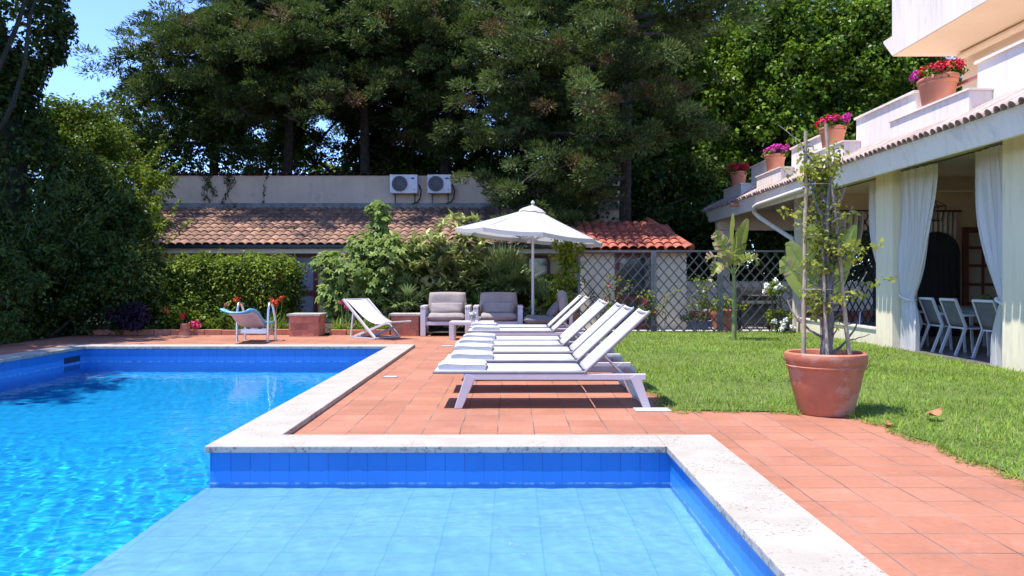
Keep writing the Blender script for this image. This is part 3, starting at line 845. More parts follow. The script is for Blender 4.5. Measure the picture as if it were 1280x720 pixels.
# ------------------------------------------------------------------ little diving board with handrails
def diving_board():
    t=thing('diving_board','small blue curved diving board on a steel frame with looped handrails','diving board',(-5.13,16.72,0))
    # local: direction of the board (towards the water)
    fd=Vector((-.07,-.997,0)).normalized(); sd=Vector((-fd.y,fd.x,0))   # sd points to the +x side
    def P(f,w,z): return tuple(fd*f+sd*w+Vector((0,0,z)))
    prof=[(-.28,.30),(-.10,.30),(.06,.30),(.18,.325),(.32,.40),(.48,.50),(.64,.565),(.80,.595),(.98,.605)]
    rows=[];und=[]
    for f,z in prof:
        rows.append([P(f,w,z+.07*(abs(w)/.29)**3) for w in np.linspace(-.29,.29,9)])
    r=len(rows); c=9
    smooth_grid(rows,'board',MATS['board_blue'],t,.03)
    rows=[[P(f,w,z-.022+.045*(abs(w)/.27)**3) for w in np.linspace(-.262,.262,9)] for f,z in prof[1:-1]]
    smooth_grid(rows,'board_underside',MATS['board_under'],t,.012)
    MB().beam(P(.02,-.30,.20),P(.02,.30,.20),.05,.09).build('cross_beam',MATS['steel'],t)
    MB().beam(P(-.26,-.28,.22),P(-.26,.28,.22),.05,.06).build('cross_beam',MATS['steel'],t)
    for w in (-.12,.12): MB().box(-.03,.03,-.03,.03,0,.06).build('bolt_block',MATS['dark_metal'],t).location=P(.02,w,.245)
    for s in (-1,1):
        w=s*.315; pts=[]
        base=[(.12,0.0),(.12,.20),(.115,.44),(.09,.64),(.03,.75),(-.06,.77),(-.16,.70),(-.25,.54),(-.30,.40),(-.305,.2),(-.305,0)]
        base=[(f*1.0,z) for f,z in base]
        for i in range(len(base)-1):
            for q in range(4):
                u=q/4; pts.append(P(base[i][0]*(1-u)+base[i+1][0]*u,w,base[i][1]*(1-u)+base[i+1][1]*u))
        pts.append(P(base[-1][0],w,0))
        # relax the corner points
        v=[Vector(p) for p in pts]
        for _ in range(4):
            v=[v[0]]+[(v[i-1]+v[i]*2+v[i+1])/4 for i in range(1,len(v)-1)]+[v[-1]]
        MB().tube(v,.026,10).build('handrail',MATS['steel'],t,smooth='auto',angle=60)
        MB().lathe([(.05,0),(.05,.012)],P(.12,w,0),14).build('foot_plate',MATS['steel'],t)
        MB().lathe([(.05,0),(.05,.012)],P(-.305,w,0),14).build('foot_plate',MATS['steel'],t)
diving_board()

# ------------------------------------------------------------------ brick pedestals, planters, small things on the terrace
def brick_block(mb, x0,x1,y0,y1,z0,z1, rng, bl=.26, bh=.075, gap=.008):
    """courses of separate bricks round a mortar core"""
    mb2=MB(); mb2.box(x0+.008,x1-.008,y0+.008,y1-.008,z0,z1-.003)
    rows=max(1,int((z1-z0)/bh)); h=(z1-z0)/rows
    for i in range(rows):
        za,zb=z0+i*h+gap/2,z0+(i+1)*h-gap/2
        for (a0,a1,ax) in ((x0,x1,'x'),(y0,y1,'y')):
            p=a0-(bl/2 if i%2 else 0)
            while p<a1-1e-4:
                q0,q1=max(p,a0)+gap/2,min(p+bl,a1)-gap/2
                if q1-q0>.02:
                    j=rng.uniform(-.003,.003); tn=rng.random()
                    if ax=='x':
                        mb.box(q0,q1,y0+j,y0+.03,za,zb,tn); mb.box(q0,q1,y1-.03,y1+j,za,zb,tn)
                    else:
                        mb.box(x0+j,x0+.03,q0+.031,q1-.031 if q1-q0>.08 else q1,za,zb,tn) if q1-q0>.08 else None
                        mb.box(x1-.03,x1-j,q0+.031,q1-.031,za,zb,tn) if q1-q0>.08 else None
                p+=bl
    return mb2
mat('brick_tint',(.54,.20,.12),(.43,.15,.09),scale=7,rough=.9,bump=.4,bscale=60,bdist=.006,tinted=.22)
mat('mortar',(.50,.33,.25),(.42,.28,.21),scale=20,rough=1,bump=.4,bscale=90)
def pedestal(x0,x1,y0,y1,label):
    t=thing('brick_pedestal',label,'pedestal',((x0+x1)/2,y0,0),group='low brick pedestals along the flower bed')
    rng=RNG(int(abs(x0)*100)); mb=MB(); core=brick_block(mb,x0,x1,y0,y1,0,.43,rng,bl=.27,bh=.142)
    mb.build('brickwork',MATS['brick_tint'],t,bevel=.004); core.build('mortar',MATS['mortar'],t)
    MB().box(x0-.04,x1+.04,y0-.04,y1+.04,.432,.485).build('top_slab',MATS['travertine'],t,bevel=.008)
    anchor(t)
pedestal(-4.80,-4.16,18.05,18.7,'low square brick pedestal with white slab between door and deck chair')
pedestal(-2.62,-2.02,18.15,18.75,'low square brick pedestal with white slab against the first armchair')

# brick edging of the flower bed
rng=RNG(8)
for (xa,xb,lab) in ((-9.4,-4.92,'low red brick edging along the flower bed before the hedge'),(-4.04,-2.7,'low red brick edging between the two brick pedestals')):
    t=thing('bed_edging',lab,'edging',((xa+xb)/2,18.6,0)); mb=MB(); x=xa
    while x<xb-.1:
        L_=min(rng.uniform(.34,.42),xb-x); j=rng.uniform(-.015,.015); mb.box(x+.006,x+L_-.006,18.56+j,18.70+j,0,.115+rng.uniform(-.012,.012),rng.random()); x+=L_
    mb.build('brick_edging',MATS['brick_tint'],t,bevel=.008); anchor(t)
tag(sheet('flower_bed',[(-9.5,-2.0,18.70,23.2),(-2.0,1.4,18.55,23.2)],.03,MATS['soil']),kind='structure')
tag(sheet('path',[(1.4,6.4,19.62,25)],.01,MATS['pale_slab']),kind='structure')

def box_planter(x0,x1,y0,y1,h,label,matn):
    t=thing('box_planter',label,'planter',((x0+x1)/2,(y0+y1)/2,0))
    mb=MB(); w=.04
    mb.box(x0,x1,y0,y0+w,0,h); mb.box(x0,x1,y1-w,y1,0,h); mb.box(x0,x0+w,y0+w,y1-w,0,h); mb.box(x1-w,x1,y0+w,y1-w,0,h)
    mb.box(x0-.015,x1+.015,y0-.015,y0+w+.01,h,h+.03); mb.box(x0-.015,x1+.015,y1-w-.01,y1+.015,h,h+.03)
    mb.box(x0-.015,x0+w+.01,y0+w+.01,y1-w-.01,h,h+.03); mb.box(x1-w-.01,x1+.015,y0+w+.01,y1-w-.01,h,h+.03)
    mb.build('trough',MATS[matn],t,bevel=.005)
    MB().box(x0+w+.002,x1-w-.002,y0+w+.002,y1-w-.002,.0,h-.03).build('earth',MATS['soil'],t)
    return t
mat('stone_planter',(.27,.18,.14),(.19,.13,.10),scale=6,rough=.9,bump=.4,bscale=40,spots=(5,.58,(.10,.08,.07),.6))
bp1=box_planter(-9.75,-8.85,15.0,15.6,.31,'square brown stone planter in deep shade at the terrace edge','stone_planter')
bp2=box_planter(-8.72,-7.95,18.05,18.5,.24,'oblong clay planter holding a purple leaved plant by the flower bed','stone_planter')

t=thing('clay_pot','small clay pot turned upside down on the flower bed edge','pot',(-7.17,18.42,0))
MB().lathe([(.135,0),(.135,.05),(.122,.052),(.10,.25),(.085,.255)],n=24).build('pot',MATS['terracotta'],t,smooth='auto')
for (x,y,w,d,lab,rz) in ((-1.62,10.6,.17,.12,'small pale drain plate set in the tiles beside the long coping',.05),(-1.30,15.45,.30,.16,'small pale drain plate set in the tiles at the far coping corner',.0),(1.16,7.95,.34,.20,'pale stone slab under the first lounger leg at the lawn edge',.0)):
    t=thing('drain_plate' if 'drain' in lab else 'stone_slab',lab,'plate' if 'drain' in lab else 'slab',(x,y,.0),rz)
    MB().box(-.0,w,-d/2,d/2,.0,.012).build('plate',MATS['pale_slab'],t,bevel=.003)
# fallen leaves
def fallen(x,y,z,s,lab,rz):
    mb=MB(); vs=[];n=7
    for i in range(n):
        u=i/(n-1); w=.05*s*math.sin(math.pi*(.08+.9*u))
        for k in (-1,0,1): vs.append((u*.16*s-.08*s,k*w,.012+.03*s*(u-.5)**2*4+.018*s*abs(k)))
    fs=[(i*3+k,i*3+k+1,i*3+k+4,i*3+k+3) for i in range(n-1) for k in (0,1)]
    ob=mb.add(vs,fs).build('fallen_leaf',MATS['dry_leaf'],smooth=True); ob.location=(x,y,z); ob.rotation_euler=(R(12),R(-8),rz)
    tag(ob,lab,'leaf')
fallen(3.66,7.28,.05,1.1,'large curled brown leaf lying on the lawn',.5)
fallen(3.15,7.02,.0,.8,'small dry leaf on the tiles beside the big pot',1.6)
# ------------------------------------------------------------------ barrel tile roofs
def tile_roof(name, mat_, parent, x0,x1, e, t, pitch=.235, expo=.40, h=.06, seed=1, hip=0.0):
    """e, t: (y,z) of eave and top edge; rows of overlapping barrel tiles"""
    rng=RNG(seed); L=math.hypot(t[0]-e[0],t[1]-e[1]); nr=max(1,int(round(L/expo))); nc=int(round((x1-x0)/pitch)); pitch=(x1-x0)/nc
    dy,dz=(t[0]-e[0])/L,(t[1]-e[1])/L; ny,nz=-dz,dy
    k=8; mb=MB()
    prof=[(j/k, h*abs(math.sin(math.pi*j/k))**.75) for j in range(k+1)]
    for r in range(nr):
        s0=r*L/nr-.03; s1=(r+1)*L/nr+.05
        for c in range(nc):
            xa=x0+c*pitch
            if hip and xa+pitch*.5>x1-hip*(r+.5)/nr: continue
            j=rng.uniform(-.02,.02); lift=rng.uniform(0,.012); dxj=rng.uniform(-.008,.008); tn=np.clip(rng.normal(.5,.25),0,1)
            vs=[]
            for (s,up) in ((s0+j,.045+lift),(s1,.012)):
                for u,z in prof:
                    q=z+up
                    vs.append((xa+u*pitch+dxj, e[0]+dy*s+ny*q, e[1]+dz*s+nz*q))
            for u,z in prof:                     # thickness at the exposed lower lip
                q=z+.045+lift-.022*(1 if 0<u<1 else 1)
                vs.append((xa+u*pitch+dxj, e[0]+dy*(s0+j)+ny*q, e[1]+dz*(s0+j)+nz*q))
            n=k+1
            fs=[(i,i+1,n+i+1,n+i) for i in range(k)]+[(2*n+i,2*n+i+1,i+1,i) for i in range(k)]
            mb.add(vs,fs,tn)
    return mb.build(name,mat_,parent,smooth='auto',angle=50)

# ------------------------------------------------------------------ the long low house behind
t=thing('pool_house','long low yellow house with an old barrel tiled roof behind the flower bed','house',(-5,23.2,0))
MB().box(-14,2.35,23.2,23.45,-.02,2.06).build('wall',MATS['yellow_wall'],t)
MB().box(-14,2.3,22.72,23.19,1.93,2.10).build('eave_board',MATS['stucco_peach'],t)
MB().box(-14,2.30,22.60,22.715,2.06,2.17).build('gutter',MATS['gutter_dark'],t,bevel=.02)
MB().prism([(22.76,2.11),(26.55,3.42),(26.55,3.30),(22.76,2.02)],'x',-14,2.4).build('roof_deck',MATS['gutter_dark'],t)
tile_roof('roof',MATS['roof_tile'],t,-14,2.5,(22.62,2.13),(26.55,3.44),seed=4)
MB().box(-11.8,3.6,26.56,26.9,-.02,4.50).build('upper_wall',MATS['grey_render'],t)
MB().box(-11.8,3.6,26.50,26.555,3.42,3.63).build('old_band',MATS['old_band'],t)
mb=MB(); x=-11.85; rng=RNG(4)
while x<3.6:
    vs=[];fs=[]
    for i in range(9):
        a=math.pi*i/8
        for y in (26.44,27.0): vs.append((x+.12-.115*math.cos(a),y,4.50+.09*math.sin(a)))
    fs=[(2*i,2*i+1,2*i+3,2*i+2) for i in range(8)]
    mb.add(vs,fs,rng.random()); x+=.235
mb.build('wall_coping',MATS['wall_cap'],t,smooth='auto')
def opening(parent, kind, x0,x1,z0,z1,y,frame='maroon_wood',pane='glass_dark',rail=None,fr=.08):
    f=MB()
    f.box(x0,x0+fr,y-.05,y-.002,z0,z1); f.box(x1-fr,x1,y-.05,y-.002,z0,z1)
    f.box(x0+fr,x1-fr,y-.05,y-.002,z1-fr,z1)
    if rail: f.box(x0+fr,x1-fr,y-.048,y-.002,rail-.07,rail+.07)
    f.box(x0+fr,x1-fr,y-.05,y-.002,z0,z0+fr)
    o_=f.build(kind,MATS[frame],parent)
    MB().box(x0+fr,x1-fr,y-.02,y-.001,z0+fr,z1-fr).build('pane',MATS[pane],o_)
    return o_
opening(t,'door',-6.12,-5.36,.03,1.94,23.2,pane='curtain_grey',rail=.85,fr=.12)
opening(t,'window',-9.2,-7.9,.95,1.90,23.2)
opening(t,'window',.40,1.05,1.0,1.88,23.2)
MB().box(1.75,2.05,23.1,23.19,0,1.98).build('shutter',MATS['stucco_cream'],t)
anchor(t)

t=thing('annex','small peach annex with a bright red tiled roof behind the trellis','annex',(3,20.4,0))
MB().box(1.62,4.24,20.4,20.6,-.02,1.93).build('wall',MATS['annex_wall'],t)
MB().box(4.02,4.239,20.601,22.9,-.02,1.93).build('wall',MATS['annex_wall'],t)
MB().prism([(20.15,1.93),(22.9,2.72),(22.9,2.60),(20.15,1.86)],'x',1.5,4.25).build('roof_deck',MATS['brick_red'],t)
tile_roof('roof',MATS['red_tile'],t,1.45,4.36,(20.08,1.93),(22.9,2.74),pitch=.225,seed=9,h=.065,hip=.55)
mb=MB()
for i in range(9):
    u=i/8; p0=Vector((4.31-.5*u,20.1+2.7*u,1.99+.78*u)); p1=Vector((4.31-.5*(u+.14),20.1+2.7*(u+.14),1.99+.78*(u+.14)))
    mb.tube([p0,p1],[.08,.068],10,tint=.3+.5*((i*37)%10)/10)
mb.build('verge_tile',MATS['red_tile'],t,smooth='auto')
opening(t,'door',2.50,3.48,.02,1.86,20.4,frame='maroon_wood',pane='glass_dark',rail=.75,fr=.12)
anchor(t)

def ac(x0,x1,label,fanx):
    t=thing('air_conditioner',label,'air conditioner',((x0+x1)/2,26.5,3.9),group='outdoor air conditioner units on the upper wall')
    MB().box(x0,x1,26.16,26.46,3.91,4.49).build('casing',MATS['ac_white'],t,bevel=.015)
    w=x1-x0; fx=x0+w*fanx; fz=4.20
    MB().lathe([(.0,0),(.225,0),(.225,.02),(0,.02)],n=32).build('fan_recess',MATS['ac_fan'],t).matrix_basis=Matrix.Translation((fx,26.158,fz))@Matrix.Rotation(R(90),4,'X')
    g=MB()
    for r in (.06,.11,.16,.205,.235):
        pts=[(fx+r*math.cos(a),26.128,fz+r*math.sin(a)) for a in np.linspace(0,2*math.pi,25)]
        g.tube(pts,.004 if r<.23 else .010,5,caps=False)
    for a in np.linspace(0,math.pi,7)[:-1]:
        g.beam((fx-.22*math.cos(a),26.130,fz-.22*math.sin(a)),(fx+.22*math.cos(a),26.130,fz+.22*math.sin(a)),.006,.006)
    g.build('fan_grille',MATS['grey_metal'],t)
    MB().box(x0+w*.66,x0+w*.664,26.157,26.161,3.93,4.47).build('panel_seam',MATS['grey_metal'],t)
    pts=[(.07*math.cos(a),.028*math.sin(a)) for a in np.linspace(0,2*math.pi,20)[:-1]]
    MB().prism([(x0+w*.83+u,4.37+v) for u,v in pts],'y',26.152,26.162).build('badge',MATS['logo_blue'],t)
    pts=[(.018*math.cos(a),.022*math.sin(a)) for a in np.linspace(0,2*math.pi,16)[:-1]]
    MB().prism([(x1-.09+u,4.02+v) for u,v in pts],'y',26.153,26.162).build('badge',MATS['grey_metal'],t)
    for x in (x0+.12,x1-.12):
        MB().beam((x,26.18,3.89),(x,26.56,3.89),.04,.035).build('bracket',MATS['dark_metal'],t)
        MB().beam((x,26.54,3.86),(x,26.54,3.62),.04,.035).build('bracket',MATS['dark_metal'],t)
    pts=[(x1+.02,26.4,4.2),(x1+.10,26.35,4.02),(x1+.07,26.4,3.8),(x1-.02,26.45,3.66),(x1-.2,26.47,3.60)]
    MB().tube(pts,.022,8).build('hose',MATS['gutter_dark'],t,smooth='auto')
    anchor(t)
ac(-3.81,-2.95,'white air conditioner unit standing further from the ivy on the upper wall',.36)
ac(-2.64,-1.90,'white air conditioner unit next to the ivy, smaller of the two',.36)

# ------------------------------------------------------------------ trellis fence
def trellis(x0,x1,label):
    t=thing('trellis_panel',label,'trellis',((x0+x1)/2,19.57,0),group='dark metal diamond trellis panels along the lawn')
    z0,z1=.02,1.86; y=19.57; mb=MB(); px=.235; pz=.275; rng=RNG(2)
    a=math.atan2(pz,px)
    def clip(xs,zs,dx,dz):
        t0,t1=-50,50
        for (o_,d_,lo,hi) in ((xs,dx,x0,x1),(zs,dz,z0,z1)):
            ta,tb=(lo-o_)/d_,(hi-o_)/d_
            if ta>tb: ta,tb=tb,ta
            t0=max(t0,ta); t1=min(t1,tb)
        return (t0,t1) if t1-t0>.03 else None
    for sg,yy in ((1,-.008),(-1,.008)):
        k=-40
        while k<60:
            xs=x0+k*px; q=clip(xs,z0,px*sg,pz)
            if q:
                mb.beam((xs+px*sg*q[0],y+yy,z0+pz*q[0]),(xs+px*sg*q[1],y+yy,z0+pz*q[1]),.014,.026)
            k+=1
    mb.build('lattice',MATS['lattice_brown'],t)
    for x in (x0,x1):
        MB().box(x-.03+(.031 if x==x0 else -.031),x+.03+(.031 if x==x0 else -.031),y-.03,y+.03,0,1.90).build('post',MATS['grey_metal'],t)
    MB().box(x0+.062,x1-.062,y-.025,y+.025,1.865,1.905).build('top_rail',MATS['grey_metal'],t)
    anchor(t)
trellis(1.53,3.30,'dark diamond trellis panel before the annex door')
trellis(3.302,4.85,'dark diamond trellis panel between the annex corner and the lone banana plant')
trellis(4.852,6.53,'dark diamond trellis panel before the barbecue')
t=thing('boundary_wall','low plain garden wall behind the barbecue','wall',(8,25,0))
MB().box(4.3,13,25,25.2,-.02,1.12).build('wall',MATS['annex_wall'],t)
MB().box(4.3,13,24.985,24.999,-.02,.28).build('base_band',MATS['brick_red'],t)
MB().box(4.3,13,24.96,25.24,1.121,1.16).build('coping',MATS['stucco_cream'],t); anchor(t)

# barbecue
t=thing('barbecue','black gas barbecue with closed lid and side shelf behind the trellis','barbecue',(6.0,20.6,0))
k=MATS['bbq_black']
MB().box(-.42,.42,-.25,.25,.10,.62).build('cabinet',k,t,bevel=.01)
MB().box(-.40,.40,-.262,-.251,.15,.55).build('cabinet_door',MATS['dark_metal'],t)
MB().box(-.46,.46,-.28,.26,.621,.72).build('firebox',k,t,bevel=.01)
MB().box(-.44,.44,-.30,-.281,.64,.71).build('control_strip',MATS['steel'],t)
MB().prism([(-.26,.721),(-.28,.84),(-.22,.97),(-.08,1.04),(.14,1.04),(.25,.95),(.26,.721)],'x',-.44,.44).build('lid',k,t,bevel=.012)
MB().tube([(-.30,-.34,.84),(.30,-.34,.84)],.014,8).build('lid_handle',MATS['steel'],t,smooth='auto')
for s in (-1,1): MB().box(s*.72-.24,s*.72+.24,-.24,.22,.68,.72).build('side_shelf',MATS['grey_metal'],t,bevel=.008)
for x in (-.36,.36):
    for y in (-.2,.2): MB().box(x-.03,x+.03,y-.03,y+.03,.0,.099).build('leg',k,t)

# ------------------------------------------------------------------ villa
V_=thing('villa','white villa with a porch, curved tile eave, stepped parapet and upper balcony','villa',(6.73,15,0))
def vb(name,mn,*a,bevel=0): return MB().box(*a).build(name,MATS[mn],V_,bevel=bevel)
vb('column','stucco_cream',6.73,7.18,14.86,15.52,-.02,3.25,bevel=.006)
vb('column','stucco_cream',6.73,7.18,8.2,11.52,-.02,3.25,bevel=.006)
vb('column','stucco_peach',6.25,6.55,25.25,25.55,-.02,2.69)
vb('post','pipe_cream',6.73,6.88,19.86,20.02,-.02,3.25)
vb('plinth','stucco_cream',6.74,6.95,15.521,19.859,-.02,.30)
vb('plinth_cap','stucco_white',6.715,6.97,15.523,19.857,.301,.335)
vb('header_beam','stucco_cream',6.78,7.1,11.522,14.858,3.19,3.249); vb('header_beam','stucco_cream',6.78,7.1,15.522,19.858,3.19,3.249)
vb('ceiling','stucco_peach',6.168,12.2,8.2,26.0,3.251,3.40)
MB().prism([(6.10,2.98),(6.165,2.98),(6.165,3.30),(6.0,3.30)],'y',8.2,26.0).build('fascia',MATS['fascia_white'],V_)
vb('fascia','fascia_white',6.17,12,25.9,26.0,2.98,3.25)
vb('end_beam','stucco_peach',6.2,12,25.3,25.6,2.70,3.249)
vb('inner_beam','stucco_peach',7.2,12,20.0,20.25,2.88,3.249)
vb('inner_beam','stucco_peach',7.2,11.4,16.5,16.75,2.98,3.249)
vb('inner_wall','stucco_peach',8.42,12.2,17.9,18.15,-.02,3.25)
vb('inner_wall','stucco_peach',11.4,11.6,8.2,17.9,-.02,3.25)
vb('inner_wall','stucco_peach',7.18,11.4,8.2,8.4,-.02,3.25)
vb('porch_floor','porch_floor',6.75,12,8.3,25.0,-.02,.018)
vb('roof_slab','stucco_white',6.74,14,8.2,26.0,3.401,3.60)
# eave tiles: half barrels running up from the fascia
mb=MB(); y=8.2; rng=RNG(3)
xa,za,xb,zb=5.93,3.285,6.735,3.69
while y<26.1:
    L=math.hypot(xb-xa,zb-za); dx,dz=(xb-xa)/L,(zb-za)/L; nx,nz=-dz,dx; n=9; vs=[]; j=rng.uniform(-.015,.015); tn=rng.random()
    for s,up,rad in ((j,.0,.078),(L,.0,.070)):
        for rr in (rad,rad-.016):
            for i in range(n):
                a=math.pi*i/(n-1); q=rr*math.sin(a)+up; vs.append((xa+dx*s+nx*q,y-rr*math.cos(a),za+dz*s+nz*q))
    fs=[]
    for i in range(n-1):
        fs+=[(i,i+1,2*n+i+1,2*n+i),(n+i+1,n+i,3*n+i,3*n+i+1),(i,n+i,n+i+1,i+1)]
    mb.add(vs,fs,tn); y+=.172
mb.build('eave_tile',MATS['old_tile'],V_,smooth='auto',angle=50)
MB().prism([(5.99,3.30),(6.735,3.675),(6.735,3.61),(6.16,3.301)],'y',8.2,26.05).build('eave_deck',MATS['old_tile'],V_)
MB().tube([(5.95,25.95,3.33),(6.735,25.95,3.72)],.09,10).build('verge_tile',MATS['old_tile'],V_,smooth='auto')
for (y0,y1) in ((8.2,12.13),(14.0,16.4),(18.2,20.2),(21.75,23.6)):
    vb('parapet','stucco_white',6.73,6.95,y0,y1,3.601,4.345)
    vb('parapet_cap','stucco_white',6.69,6.99,y0-.03,y1+.03,4.346,4.385)
for (y0,y1) in ((11.75,14.2),(16.2,18.35),(20.0,21.95),(23.45,25.4)):
    vb('planter_ledge','stucco_white',6.40,6.729,y0,y1,3.45,3.885)
    vb('ledge_cap','stucco_white',6.37,6.729,y0-.03,y1+.03,3.886,3.915)
for (y0,y1) in ((12.135,13.995),(16.405,18.195),(20.205,21.745),(23.605,25.4)):
    vb('ledge_back','stucco_white',6.73,6.95,y0,y1,3.601,3.912)
vb('upper_wall','stucco_peach',9.12,13,8.2,17.0,3.6,9.0)
vb('balcony','stucco_white',7.70,9.119,8.2,17.0,5.76,7.4)
vb('balcony_soffit','stucco_peach',7.705,9.119,8.2,16.995,5.745,5.759)
MB().prism([(17.001,5.76),(17.40,6.12),(17.40,6.16),(17.001,6.16)],'x',7.70,9.3).build('balcony_end',MATS['stucco_white'],V_)
MB().tube([(8.92,8.2,5.66),(8.92,16.7,5.66)],.07,12).build('awning_roller',MATS['stucco_peach'],V_,smooth='auto')
for (y0,y1) in ((12.13,14.0),):
    MB().beam((6.86,y0,4.22),(6.86,y1,4.22),.05,.05).build('railing',MATS['pink_rail'],V_)
# rain pipe: horizontal under the eave, elbow, then slanting to the post
MB().tube([(6.0,16.8,3.10),(6.0,20.5,3.05),(6.02,20.85,3.02),(6.06,21.0,2.90),(6.15,20.9,2.78),(6.70,20.0,2.18),(6.70,19.94,2.05),(6.70,19.94,.05)],.055,10).build('downpipe',MATS['pipe_cream'],V_,smooth='auto')
MB().tube([(6.05,22.3,3.22),(5.80,22.3,3.20)],.06,12).build('spout',MATS['terracotta_light'],V_,smooth='auto')
for (y0,y1) in ((11.53,14.85),(15.53,19.8)):
    MB().tube([(6.90,y0,3.14),(6.90,y1,3.14)],.014,8).build('curtain_rod',MATS['dark_metal'],V_,smooth='auto')
anchor(V_)

# arched black door and things on the porch's inner wall
t=thing('arched_door','tall black arched door leaf on the inner porch wall','door',(9.0,17.8,0))
pts=[(8.52,.02),(9.50,.02)]+[(9.01+.49*math.cos(a),1.78+.46*math.sin(a)) for a in np.linspace(0,math.pi,17)]
MB().prism(pts,'y',17.78,17.84).build('leaf',MATS['door_dark'],t,bevel=.008)
g=MB()
for x in np.linspace(8.62,9.40,7): g.box(x-.006,x+.006,17.772,17.781,.06,1.75)
g.build('plank_groove',MATS['wet_dark'],t)
MB().box(9.36,9.42,17.74,17.779,.92,.98).build('handle',MATS['dark_metal'],t); anchor(t)
t=thing('french_door','brown wooden door with square panes beside the black arched door','door',(9.9,17.8,0))
f=MB(); x0,x1,z0,z1=9.58,10.42,.02,2.34; y0,y1=17.80,17.86
f.box(x0,x0+.11,y0,y1,z0,z1); f.box(x1-.11,x1,y0,y1,z0,z1); f.box(x0+.11,x1-.11,y0,y1,z1-.12,z1); f.box(x0+.11,x1-.11,y0,y1,z0,.30)
for z in (.72,1.12,1.52,1.90): f.box(x0+.11,x1-.11,y0+.006,y1,z-.03,z+.03)
f.box(9.975,10.025,y0+.008,y1,.301,2.219)
f.build('frame',MATS['door_wood'],t)
MB().box(x0+.10,x1-.10,17.835,17.85,.29,2.23).build('pane',MATS['pane_cream'],t)
MB().lathe([(.01,0),(.03,.02),(.02,.05)],(0,0,0),12).build('handle',MATS['dark_metal'],t).matrix_basis=Matrix.Translation((9.64,17.795,1.05))@Matrix.Rotation(R(90),4,'X')
anchor(t)

def curtain(name_label,cat_group,rod,side,top,tie,bot,zt,ztie,zb,matn,folds=9,amp=.05,plane='y',off=6.84,seed=0,tieband=True):
    """hanging cloth; positions along 'plane' axis: top=(a0,a1), tie=(a0,a1), bot=(a0,a1)"""
    rng=RNG(seed); t=thing('curtain',name_label,'curtain',(0,0,0),group=cat_group)
    nz,nu=44,folds*12; mb=MB(); vs=[]
    phs=rng.uniform(-.8,.8,folds+2)
    for i in range(nz+1):
        z=zt+(zb-zt)*i/nz
        if z>=ztie:
            q=(zt-z)/(zt-ztie); w=q**2.1*(.75+.25*q); a0=top[0]*(1-w)+tie[0]*w; a1=top[1]*(1-w)+tie[1]*w
        else:
            q=(ztie-z)/(ztie-zb); w=math.sin(min(1,q*1.6)*math.pi/2)*.9+.1*q; a0=tie[0]*(1-w)+bot[0]*w; a1=tie[1]*(1-w)+bot[1]*w
        am=amp*(.45+.55*min(1,abs(z-ztie)/.5))
        for j in range(nu+1):
            u=j/nu; ph=u*folds*2*math.pi+phs[int(u*folds)]*.5*min(1,(zt-z)*.8)
            d=am*math.sin(ph)+am*.4*math.sin(ph*.5+1.3+z)+.02*math.sin(z*3+u*5)
            a=a0+(a1-a0)*(u+.012*math.sin(ph*2)+.01*math.sin(z*2.3+u*9))
            vs.append((off+d,a,z) if plane=='y' else (a,off+d,z))
    n=nu+1
    fs=[(i*n+j,i*n+j+1,(i+1)*n+j+1,(i+1)*n+j) for i in range(nz) for j in range(nu)]
    o_=mb.add(vs,fs).build('cloth',MATS[matn],t,smooth=True)
    if tieband:
        m=(tie[0]+tie[1])/2; hw=abs(tie[1]-tie[0])/2+.02
        pts=[(math.cos(a)*.09,math.sin(a)*hw) for a in np.linspace(0,2*math.pi,17)]
        MB().tube([((off+p,m+q,ztie+.05*q/hw) if plane=='y' else (m+q,off+p,ztie+.05*q/hw)) for p,q in pts],.022,6,caps=False).build('tieback',MATS[matn],t,smooth=True)
    return t
g='white tied back porch curtains'
curtain('white tied back curtain hanging beside the square column with its hem on the grass',g,None,1,(14.84,13.62),(14.80,14.38),(14.82,14.20),3.12,.92,-.0,'curtain_white',9,.05,off=6.88,seed=1)
curtain('white tied back curtain by the dining chairs at the wide end column',g,None,1,(11.56,12.42),(11.55,11.86),(11.55,11.98),3.12,.92,.0,'curtain_white',8,.05,off=6.88,seed=2)
curtain('white curtain swept back behind the square column above the low plinth',g,None,1,(15.56,16.55),(15.56,15.68),(15.56,15.72),3.12,.75,.36,'curtain_white',8,.04,off=7.05,seed=3)
curtain('beige curtain drawn aside before the lattice screen deep in the porch','beige curtains inside the porch',None,1,(7.55,8.35),(7.30,7.50),(7.30,7.55),2.84,.95,.05,'beige_curtain',6,.05,plane='x',off=19.9,seed=4)
curtain('short beige curtain above the black arched door','beige curtains inside the porch',None,1,(8.75,9.45),(8.78,9.42),(8.8,9.4),2.66,1.9,1.4,'beige_curtain',7,.025,plane='x',off=17.86-.02,seed=5,tieband=False)
MB_=MB().tube([(8.6,17.83,2.68),(9.55,17.83,2.68)],.02,8).build('curtain_rod',MATS['dark_metal'],None,smooth='auto'); tag(MB_,'dark curtain rod above the black arched door','curtain rod')
